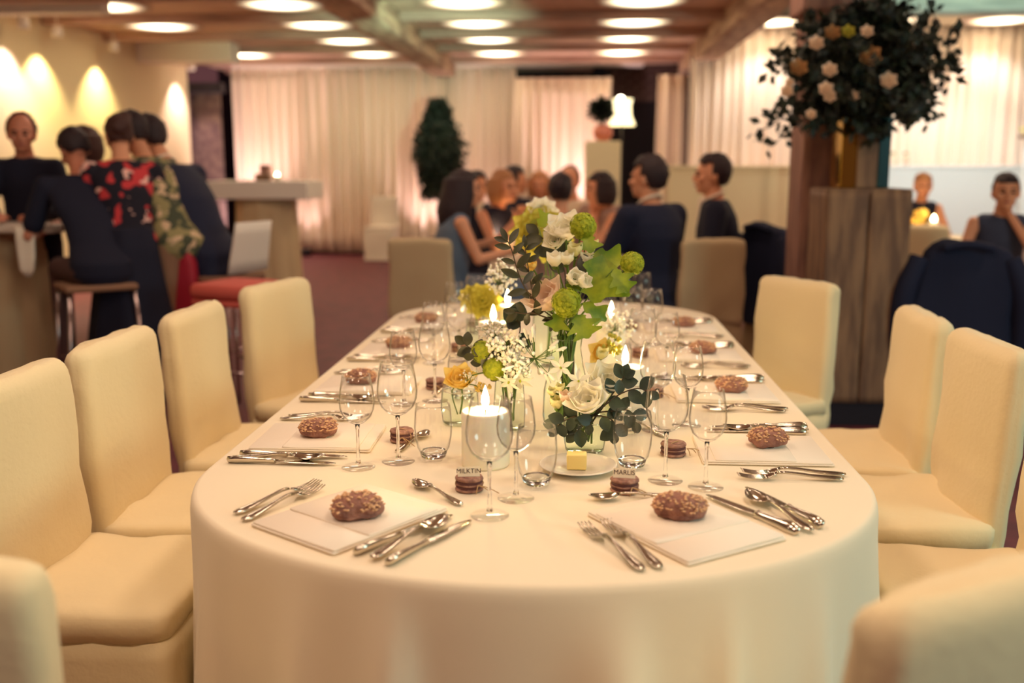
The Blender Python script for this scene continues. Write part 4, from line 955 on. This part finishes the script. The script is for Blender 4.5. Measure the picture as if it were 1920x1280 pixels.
    if hair == 'long':
        for k_ in range(18):
            a = R(150 + 240 * k_ / 17); r0 = Vector((.082 * math.cos(a + R(0)) , .09 * math.sin(a) * 1.0 - .02, .02)); lf = random.uniform(.9, 1.1)
            tube(b, spline([r0 + Vector((0, 0, .05)), r0 * 1.08 + Vector((0, -.01, -.06)), r0 * 1.15 + Vector((0, -.03, -.17 * lf)), r0 * .9 + Vector((0, -.045, -.29 * lf))]), [.024, .032, .030, .012], 8)
    if hair == 'bob':
        for k_ in range(16):
            a = R(158 + 224 * k_ / 15); r0 = Vector((.078 * math.cos(a), .085 * math.sin(a) - .018, .01)); tube(b, spline([r0 + Vector((0, 0, .05)), r0 * 1.08 + Vector((0, 0, -.05)), r0 * .98 + Vector((0, 0, -.12))]), [.024, .028, .014], 8)
    if hair == 'updo':
        ell(b, (0, -.105, .045), (.055, .05, .052)); ell(b, (.02, -.10, .085), (.04, .035, .035)); ell(b, (-.02, -.115, .015), (.04, .032, .035))
    for v in b.verts: v.co = hp(v.co)
    ho = obj('hair', b, M[hairm], t)
    if hair in ('short', 'bald'): sd = ho.modifiers.new('thick', 'SOLIDIFY'); sd.thickness = .009; sd.offset = 1
    else:
        sd = ho.modifiers.new('thick', 'SOLIDIFY'); sd.thickness = .01; sd.offset = 0; remesh(ho, .008, 2)
    # clothes
    b = BM(); th = .022 if top in ('suit',) else .012
    trunk(b, th)
    if top in ('suit', 'shirt', 'tee', 'blouse'):
        limb(b, sh[0], sh[1], .048 + th, .048 + th)
        for i in (0, 1):
            e, wr = Vector(arms[i][0]), Vector(arms[i][1]); f = {'suit': 1, 'shirt': 1, 'tee': 0, 'blouse': 0}[top]
            if f: limb(b, sh[i], e, .050 + th, .044 + th); limb(b, e, e.lerp(wr, .93), .044 + th, .032 + th)
            else: limb(b, sh[i], sh[i].lerp(e, .75), .052 + th, .050 + th)
    else:
        for i in (0, 1): limb(b, sh[i] * .62 + Sh * .38, Ch + Vector(((-1) ** (i + 1) * .06, 0, .03)), .058 + th * .6, .06)
    if top == 'suit': ell(b, P + Vector((0, -.02, -.08)), (.175, .135, .10))
    remesh(obj({'suit': 'jacket', 'shirt': 'shirt', 'tee': 'shirt', 'blouse': 'blouse', 'dress': 'bodice'}[top], b, M[topm], t), .012, 5)
    if top == 'suit':
        b = BM(); tube(b, [Ne + Vector((.066 * math.cos(a), .062 * math.sin(a) + .004, .004 - .03 * math.sin(a))) for a in [2 * math.pi * j / 16 for j in range(17)]], .011, 8); limb(b, Ne + Vector((0, .07, -.03)), Ch + Vector((0, .125, .02)), .03, .012); remesh(obj('shirt_collar', b, M['shirt'], t), .009, 2)
    b = BM()
    if low == 'trousers':
        ell(b, P + Vector((0, .01, -.02)), (.145, .105, .10))
        for i in (0, 1): limb(b, hips[i], kn[i], .086, .068); limb(b, kn[i], an[i] + Vector((0, 0, .02)), .066, .052)
    elif low == 'skirt':
        ell(b, P, (.17, .13, .13))
        if pose == 'sit':
            limb(b, P, (kn[0] + kn[1]) / 2, .13, .12); limb(b, kn[0], kn[1], .085, .085)
            for i in (0, 1): limb(b, hips[i], kn[i], .095, .085)
        else:
            rings = [[Vector((rx * math.cos(a) * (1 + .05 * math.sin(7 * a)), ry * math.sin(a) * (1 + .05 * math.sin(6 * a)), z)) for a in [2 * math.pi * j / 48 for j in range(48)]] for z, rx, ry in ((z0 + .12, .14, .11), (z0, .175, .15), (.7, .21, .19), (.45, .25, .22), (.12, .29, .26))]; loft(b, rings)
    remesh(obj({'trousers': 'trousers', 'skirt': 'skirt'}[low], b, M[lowm], t), .012, 5)
    for i in (0, 1):
        b = BM(); limb(b, an[i] + Vector((0, -.02, -.045)), an[i] + Vector((0, .11, -.055)), .038, .032); ell(b, an[i] + Vector((0, .04, -.075)), (.04, .11, .014)); remesh(obj('shoe', b, M['black'], t), .009, 2)
    return t
def X(px, Y): return at(px, 313, Y).x
# middle tables' guests
person('woman with long dark hair and pale blue dress, left of the far table', X(838, 6.42), 6.42, -72, lean=.06, hair='long', hairm='hairdark', top='dress', topm='blue', low='skirt', lowm='blue', w=.155, head=(-10, 0, 0), arms=(((-.24, .10, .80), (-.08, .34, .88)), ((.20, .16, .78), (.06, .42, .82))), k=1.0)
person('blond woman with clasped hands at the far table, facing right', X(908, 7.5), 7.5, -128, lean=.12, hair='bob', hairm='hairblond', top='dress', topm='black', low='skirt', lowm='black', w=.155, arms=(((-.18, .26, .80), (-.03, .36, .99)), ((.18, .26, .80), (.03, .36, .99))))
person('dark-haired guest half hidden behind the blond woman', X(882, 8.4), 8.4, -150, hair='short', hairm='hairdark', top='suit', topm='black', w=.16, vox=.011, k=.98)
person('man in a black suit turned away at the back of the far table', X(958, 8.9), 8.9, -40, lean=.02, hair='short', top='suit', topm='black', head=(-35, 0, 0), vox=.011, k=1.03)
person('blond woman at the back of the far table, facing the camera', X(1014, 9.2), 9.2, 178, hair='bob', hairm='hairblond', top='dress', topm='greige', low='skirt', lowm='greige', w=.155, vox=.011, k=.98)
person('woman with dark pinned-up hair, seen from behind above the flowers', X(1048, 6.55), 6.55, -6, lean=.05, hair='updo', hairm='hairdark', top='dress', topm='greige', low='skirt', lowm='greige', w=.155, k=.98)
person('man in a white shirt looking left behind the far table', X(1084, 8.6), 8.6, 150, hair='bald', hairm='hairbrown', top='shirt', topm='shirt', low='trousers', lowm='navy', w=.17, vox=.011, k=1.03, head=(20, 0, 0))
person('blond woman in a grey lace dress at the right of the far table', X(1140, 8.3), 8.3, 150, lean=.10, hair='bob', hairm='hairblond', top='blouse', topm='greige', low='skirt', lowm='greige', w=.155, vox=.011, k=.98)
person('dark-haired woman resting her chin on her hands at the far table', X(1172, 7.5), 7.5, 105, lean=.12, hair='bob', hairm='hairdark', top='dress', topm='greige', low='skirt', lowm='greige', w=.155, arms=(((-.16, .26, .80), (-.03, .24, 1.0)), ((.16, .26, .80), (.03, .24, 1.0))), k=.98)
person('broad man in a navy suit, seen from behind at the far table', X(1232, 6.25), 6.25, 40, lean=.03, hair='short', top='suit', topm='navy', w=.185, head=(22, 0, 0), k=1.10)
person('man with white collar and dark jacket in profile at right of the far table', X(1345, 6.85), 6.85, 82, lean=.0, arms=(((-.22, .02, .74), (-.14, .22, .65)), ((.22, .02, .74), (.14, .22, .65))), hair='short', top='suit', topm='black', low='trousers', lowm='tan', w=.17, head=(8, 0, 0), k=1.12)
# right hand guests
person('blond woman in a black top behind the candle table at right', X(1728, 9.55), 9.55, 172, lean=.08, hair='updo', hairm='hairblond', top='dress', topm='black', low='skirt', lowm='black', w=.155, k=.96, vox=.011)
person('dark-haired woman in a slate top, hand held to her face at far right', X(1880, 6.85), 6.85, 165, lean=.16, hair='updo', hairm='hairdark', top='dress', topm='slate', low='skirt', lowm='slate', w=.165, k=.98, arms=(((-.20, .30, .82), (-.035, .26, 1.08)), ((.24, .26, .80), (.10, .46, .80))))
# left hand group at the high table
person('balding man facing the camera behind the group at the left high table', X(52, 6.1), 6.1, 196, 'stand', lean=.04, hair='bald', hairm='hairdark', top='shirt', topm='black', low='trousers', lowm='black', skin='skin2', k=.985, head=(8, -6, 0), arms=(((-.24, .12, 1.12), (-.12, .36, 1.10)), ((.24, .12, 1.12), (.12, .36, 1.10))))
person('man in a dark shirt on a bar stool, bent over the left high table', X(178, 5.4), 5.4, 38, 'sit', seat=.72, lean=.36, hair='short', hairm='hairdark', top='tee', topm='black', low='trousers', lowm='trouser', skin='skin2', w=.20, k=.99, head=(10, -40, 0), arms=(((-.30, .40, .98), (-.10, .66, 1.03)), ((.30, .40, .96), (.12, .66, 1.03))), knee=(.40, .06))
person('woman in a floral top and long black skirt standing with her back turned', X(232, 5.6), 5.6, 28, 'stand', lean=.17, hair='updo', hairm='hairbrown', top='blouse', topm='floral', low='skirt', lowm='black', w=.175, k=.97, head=(10, -18, 0), arms=(((-.26, .22, 1.12), (-.10, .46, 1.08)), ((.26, .24, 1.12), (.12, .48, 1.08))))
person('guest with a brown head of hair, glimpsed between the heads at left', X(208, 6.5), 6.5, 120, 'stand', lean=.1, hair='bob', hairm='hairbrown', top='blouse', topm='greige', low='trousers', lowm='navy', w=.16, k=.95, vox=.011)
person('guest in a green and beige patterned shirt at the left high table', X(330, 5.8), 5.8, 62, 'stand', lean=.26, hair='short', hairm='hairdark', top='blouse', topm='camo', low='trousers', lowm='tan', w=.175, k=.985, head=(10, -15, 0), arms=(((-.25, .36, 1.05), (-.10, .6, 1.06)), ((.25, .36, 1.05), (.10, .6, 1.06))))
person('man in a navy jacket bending over at the right of the left group', X(398, 5.95), 5.95, 70, 'sit', seat=.72, lean=.30, hair='short', hairm='hairdark', top='suit', topm='navy', low='trousers', lowm='tan', w=.20, k=1.09, head=(8, -22, 0), arms=(((-.26, .46, .96), (-.10, .68, 1.03)), ((.28, .44, .94), (.12, .68, 1.03))))

# ------------------------------------------------------------------ far furniture
def bar_table(x, y, lx, ly, h, top, label, skirt=.62):
    t = thing('bar_table', label, 'table', (x, y, 0), 0, 'covered high bar tables')
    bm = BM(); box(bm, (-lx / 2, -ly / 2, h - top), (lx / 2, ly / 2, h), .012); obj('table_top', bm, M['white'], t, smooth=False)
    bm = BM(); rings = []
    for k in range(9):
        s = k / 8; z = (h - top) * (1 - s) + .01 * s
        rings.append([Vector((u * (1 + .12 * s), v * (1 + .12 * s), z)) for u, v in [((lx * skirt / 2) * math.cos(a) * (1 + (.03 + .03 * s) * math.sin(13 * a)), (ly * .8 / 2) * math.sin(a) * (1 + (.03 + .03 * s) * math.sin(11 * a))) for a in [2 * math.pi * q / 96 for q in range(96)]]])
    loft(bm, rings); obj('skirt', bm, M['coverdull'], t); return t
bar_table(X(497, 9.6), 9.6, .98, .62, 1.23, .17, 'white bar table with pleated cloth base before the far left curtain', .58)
p = at(494, 332, 9.5)
t = thing('lantern', 'small dark lantern box on the far bar table', 'lantern', (p.x, 9.5, 1.23))
bm = BM(); box(bm, (-.07, -.05, 0), (.07, .05, .07), .006); obj('lower_box', bm, M['plank'], t, smooth=False)
bm = BM(); box(bm, (-.02, -.05, .072), (.065, .05, .15), .006); obj('upper_box', bm, M['post'], t, smooth=False)
t = thing('tea_light', 'glowing tea light beside the lantern on the far bar table', 'candle', (X(519, 9.45), 9.45, 1.23))
bm = BM(); lathe(bm, [(0, 0), (.03, 0), (.034, .05), (.031, .05), (.028, .006), (0, .006)], 20); obj('cup', bm, M['china'], t)
bm = BM(); lathe(bm, [(0, .02), (.02, .035), (.018, .06), (0, .08)], 12); obj('flame', bm, M['flame'], t)
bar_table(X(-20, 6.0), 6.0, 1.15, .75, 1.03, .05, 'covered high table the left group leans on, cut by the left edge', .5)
t = thing('napkin', 'pale cloth napkin hanging off the edge of the left high table', 'napkin', (X(32, 5.5), 5.52, .74), 0, 'folded white napkins')
bm = BM(); rings = [[Vector((u * k, v * .6, z)) for u, v in rrect(.055, .016, .012, 2)] for z, k in ((0, .3), (.04, .75), (.12, .95), (.22, 1.05), (.29, 1.0))]; loft(bm, rings); wrinkle(bm, .012, 14, 2); obj('cloth', bm, M['napkin'], t)
def bar_stool(x, y, yaw, h, label, back=True, seatm='tan', pad=None):
    t = thing('bar_stool', label, 'stool', (x, y, 0), R(yaw), 'chrome bar stools')
    bm = BM(); box(bm, (-.19, -.18, h - .035), (.19, .18, h), .012); obj('seat', bm, M[seatm], t)
    for sx in (-1, 1):
        for sy in (-1, 1):
            bm = BM(); tube(bm, [(sx * .17, sy * .16, h - .03), (sx * .21, sy * .20, 0)], .011, 10); obj('leg', bm, M['chrome'], t)
    for sy in (-1, 1):
        bm = BM(); tube(bm, [(-.19, sy * .19, .28), (.19, sy * .19, .28)], .009, 8); obj('foot_rail', bm, M['chrome'], t)
    if back:
        bm = BM(); rings = [[Vector((u, -.19 - .06 * s + v, h + .02 + .30 * s)) for u, v in rrect(.18 * (1 - .1 * s), .012, .01, 2)] for s in (0, .25, .5, .75, 1)]; loft(bm, rings); obj('backrest', bm, M[back], t)
    if pad:
        bm = BM(); box(bm, (-.2, -.19, h + .002), (.2, .19, h + .085), .035, 3); wrinkle(bm, .01, 12, 2); obj('cushion', bm, M[pad], t)
    return t
bar_stool(X(160, 5.4), 5.42, 38, .72, 'chrome bar stool under the man in the dark shirt', back=None)
bar_stool(X(410, 5.95), 5.93, 70, .72, 'white backed chrome bar stool under the man in the navy jacket', back='white')
bar_stool(X(440, 5.3), 5.3, 160, .66, 'chrome stool with coral cushion at the end of the left group', back=None, seatm='coral', pad='coral')
t = thing('red_shoulder_bag', 'red bag hanging beside the floral top woman', 'bag', (X(322, 5.75), 5.75, .38))
bm = BM(); rings = [[Vector((u * k + .05 * z, v, z)) for u, v in rrect(.11, .05, .03, 3)] for z, k in ((0, .9), (.02, 1.1), (.2, 1.0), (.42, .85), (.50, .6), (.52, .3))]; loft(bm, rings); wrinkle(bm, .012, 9, 1); obj('pouch', bm, M['red'], t)
bm = BM(); tube(bm, spline([(-.07, 0, .48), (-.02, 0, .60), (.05, 0, .48)]), .010, 8); obj('strap', bm, M['red'], t)
# far dining table behind the flowers
o = obj('tablecloth', cloth_mesh(.03, 7.05, 7.9, .62, .38, .75, 5, fold=.03, nD=60, nS=30), M['cloth']); tag(o, 'cream tablecloth of the far dining table behind the flowers', 'tablecloth')
o = obj('tablecloth', cloth_mesh(3.15, 8.8, 9.0, .62, .42, .75, 6, fold=.03, nD=60, nS=20), M['cloth']); tag(o, 'cream tablecloth of the candle table at right', 'tablecloth')
o = obj('tablecloth', cloth_mesh(3.15, 5.98, 6.2, .62, .3, .75, 7, fold=.03, nD=60, nS=20), M['cloth']); tag(o, 'cream tablecloth of the table at the right edge, before the slate-top woman', 'tablecloth')
for k in range(10):
    x = -.42 + .1 * k; Y = 6.95 + .25 * (k % 3); o = dup((WG, WG2)[k % 2], 'small blurred wine glass on the far dining table, %s from its left end' % ('first second third fourth fifth sixth seventh eighth ninth tenth'.split()[k]), (x, Y, .75), group='glasses on the far tables')
for k, (x, Y) in enumerate(((2.83, 6.0), (2.95, 5.85), (3.05, 6.05))):
    dup((WG, TB, WG2)[k], 'blurred %s on the table at the right edge' % ('small wine glass', 'water tumbler', 'large wine glass')[k], (x, Y, .75), group='glasses on the far tables')
def small_candle(px, py, Y, label, r=.03, h=.07, e=1.2):
    p = at(px, py, Y); t = thing('tea_light', label, 'candle', (p.x, Y, .75), 0, 'small lit candles on the far tables')
    bm = BM(); lathe(bm, [(0, 0), (r, 0), (r * 1.05, h), (r * .9, h), (r * .85, .01), (0, .01)], 20); obj('cup', bm, M['china'], t)
    bm = BM(); lathe(bm, [(0, h * .6), (r * .5, h * .8), (r * .5, h + .02), (0, h + .05)], 12); obj('flame', bm, M['flame'], t)
    light('POINT', 'candle_light', (p.x, Y, .75 + h + .06), e, (1, .66, .3), None, .015)
for a in ((1698, 400, 8.75, 'upper left candle on the right hand candle table', .035, .16), (1752, 400, 8.75, 'upper right candle on the right hand candle table', .035, .16), (1714, 424, 8.42, 'lower left candle on the right hand candle table', .03, .06), (1762, 420, 8.42, 'lower right candle on the right hand candle table', .03, .06),
          (935, 430, 7.3, 'small candle on the far dining table, left of the flowers', .03, .07), (985, 410, 7.7, 'small candle on the far dining table, behind the flowers', .03, .07)): small_candle(*a)
p = at(1722, 392, 8.85); t = thing('flower_bowl', 'small yellow flower bowl between the candles at right', 'flowers', (p.x, 8.85, .75))
bm = BM(); lathe(bm, [(0, 0), (.05, 0), (.06, .08), (.055, .08), (.045, .01), (0, .01)], 20); obj('bowl', bm, M['china'], t)
for k in range(7):
    e = hold(t, 'rose', (random.uniform(-.06, .06), random.uniform(-.05, .05), .12 + random.uniform(0, .12)), Vector((random.uniform(-.4, .4), -.6, .6))); bloom(e, .04, M['yellowrose'], rings=((3, .1, .6), (5, .4, .9)))
p = at(975, 420, 7.5); t = thing('flower_bowl', 'small white flower bowl on the far dining table', 'flowers', (p.x - .1, 7.5, .75))
bm = BM(); lathe(bm, [(0, 0), (.05, 0), (.06, .08), (.055, .08), (.045, .01), (0, .01)], 20); obj('bowl', bm, M['china'], t)
for k in range(6):
    e = hold(t, 'rose', (random.uniform(-.06, .06), random.uniform(-.05, .05), .10 + random.uniform(0, .08)), Vector((random.uniform(-.4, .4), -.6, .6))); bloom(e, .04, M['whiterose'], rings=((3, .1, .6), (5, .4, .9)))
# dark column tree before the curtain
tx = X(822, 13.6); t = thing('column_tree', 'dark potted column tree standing before the white curtain', 'tree', (tx, 13.6, 0))
bm = BM(); lathe(bm, [(0, 0), (.17, 0), (.22, .40), (.20, .40), (.18, .36), (0, .36)], 28); obj('pot', bm, M['dark'], t)
bm = BM(); tube(bm, [(0, 0, .3), (.02, 0, 1.0), (0, 0, 2.0)], [.035, .02], 8); obj('trunk', bm, M['stemdark'], t)
bm = BM(); rn = random.Random(5)
for k in range(6500):
    z = rn.uniform(.95, 2.22); rr = (.29 + .05 * math.sin(z * 9) + .07 * noise.noise(Vector((z * 4, k % 7 * .9, 0)))) * (1 if z < 1.85 else max(.15, 1 - (z - 1.85) * 2.1)) * (1 if z > 1.15 else .75) * rn.uniform(.8, 1.18); a = rn.uniform(0, 6.3); q = rn.random() ** .4
    leaf_quad(bm, Vector((rr * q * math.cos(a), rr * q * math.sin(a), z)), Vector((rn.gauss(0, 1), rn.gauss(0, 1), rn.gauss(.3, 1))).normalized() * rn.uniform(.06, .10), .024)
obj('foliage', bm, M['green'], t, kind='stuff')
# tall plinth with vase and plant, lamp in the dark opening
p = at(1130, 265, 11.0); t = thing('display_plinth', 'tall cream plinth before the dark opening, behind the guests', 'plinth', (p.x, 11.0, 0))
bm = BM(); box(bm, (-.19, -.19, .06), (.19, .19, p.z), .008); obj('column', bm, M['wall'], t, smooth=False)
bm = BM(); box(bm, (-.17, -.17, 0), (.17, .17, .06)); obj('foot', bm, M['wall'], t, smooth=False)
t = thing('pink_vase', 'round shiny pink vase with a dark plant on the cream plinth', 'vase', (p.x, 11.0, p.z))
bm = BM(); lathe(bm, [(0, 0), (.06, .0), (.10, .06), (.105, .11), (.08, .16), (.05, .18), (.045, .18), (.07, .15), (0, .15)], 28); obj('pot', bm, M['pinkvase'], t)
bm = BM()
for k in range(420):
    d = Vector((rn.gauss(0, 1), rn.gauss(0, 1), rn.gauss(.3, .8))).normalized(); leaf_quad(bm, Vector((-.03, 0, .33)) + d * .10 * rn.random() ** .8, d * .08, .02)
for k in range(9):
    tube(bm, [(0, 0, .15), (-.03 + rn.uniform(-.02, .02), 0, .26), (-.03 + rn.uniform(-.15, .1), rn.uniform(-.05, .05), .36 + rn.uniform(0, .1))], .004, 5)
obj('foliage', bm, M['green'], t, kind='stuff')
p = at(1166, 235, 13.6)
t = thing('floor_lamp', 'glowing cream lamp shade standing in the dark opening', 'lamp', (p.x, 13.6, 0))
bm = BM(); lathe(bm, [(0, 0), (.15, 0), (.15, .02), (.02, .03), (0, .03)], 24); obj('base', bm, M['dark'], t)
bm = BM(); tube(bm, [(0, 0, .02), (0, 0, p.z + .3)], .012, 8); obj('pole', bm, M['dark'], t)
bm = BM(); lathe(bm, [(.175, p.z + .0), (.165, p.z + .03), (.125, p.z + .12), (.115, p.z + .25), (.135, p.z + .34)], 28); obj('lamp_shade', bm, M['shade'], t)
bm = BM(); ell(bm, (-.02, -.0, p.z + .33), (.05, .05, .05)); obj('bulb', bm, M['bulb'], t)
# small place-list cards clipped to the right curtain
for k, px in enumerate((1652, 1673, 1697)):
    p = at(px, 286, 13.345); t = thing('hanging_card', 'small paper card clipped to the right curtain, %s of three' % ('leftmost', 'middle', 'rightmost')[k], 'card', p, 0, 'cards on the right curtain')
    bm = BM(); box(bm, (-.05, -.004, -.06), (.05, 0, .02), .002); obj('paper', bm, M['paper'], t, smooth=False)
    bm = BM(); box(bm, (-.035, -.006, -.02), (.035, -.004, .005)); obj('dark_print', bm, M['stemdark'], t, smooth=False)
# basket or bag loop beside the far left chair
t = thing('straw_bag', 'small straw bag on the floor by the far left grey chair', 'bag', (X(737, 5.3), 5.3, 0))
bm = BM(); rings = [[Vector((u * k, v * k, z)) for u, v in rrect(.12, .07, .05, 4)] for z, k in ((0, .85), (.03, 1), (.16, 1.08), (.26, 1.0))]; loft(bm, rings); wrinkle(bm, .01, 18, 1); obj('basket', bm, M['string'], t)
bm = BM(); tube(bm, spline([(-.09, 0, .25), (-.07, 0, .40), (0, 0, .47), (.07, 0, .40), (.09, 0, .25)]), .014, 8); obj('handle', bm, M['string'], t)
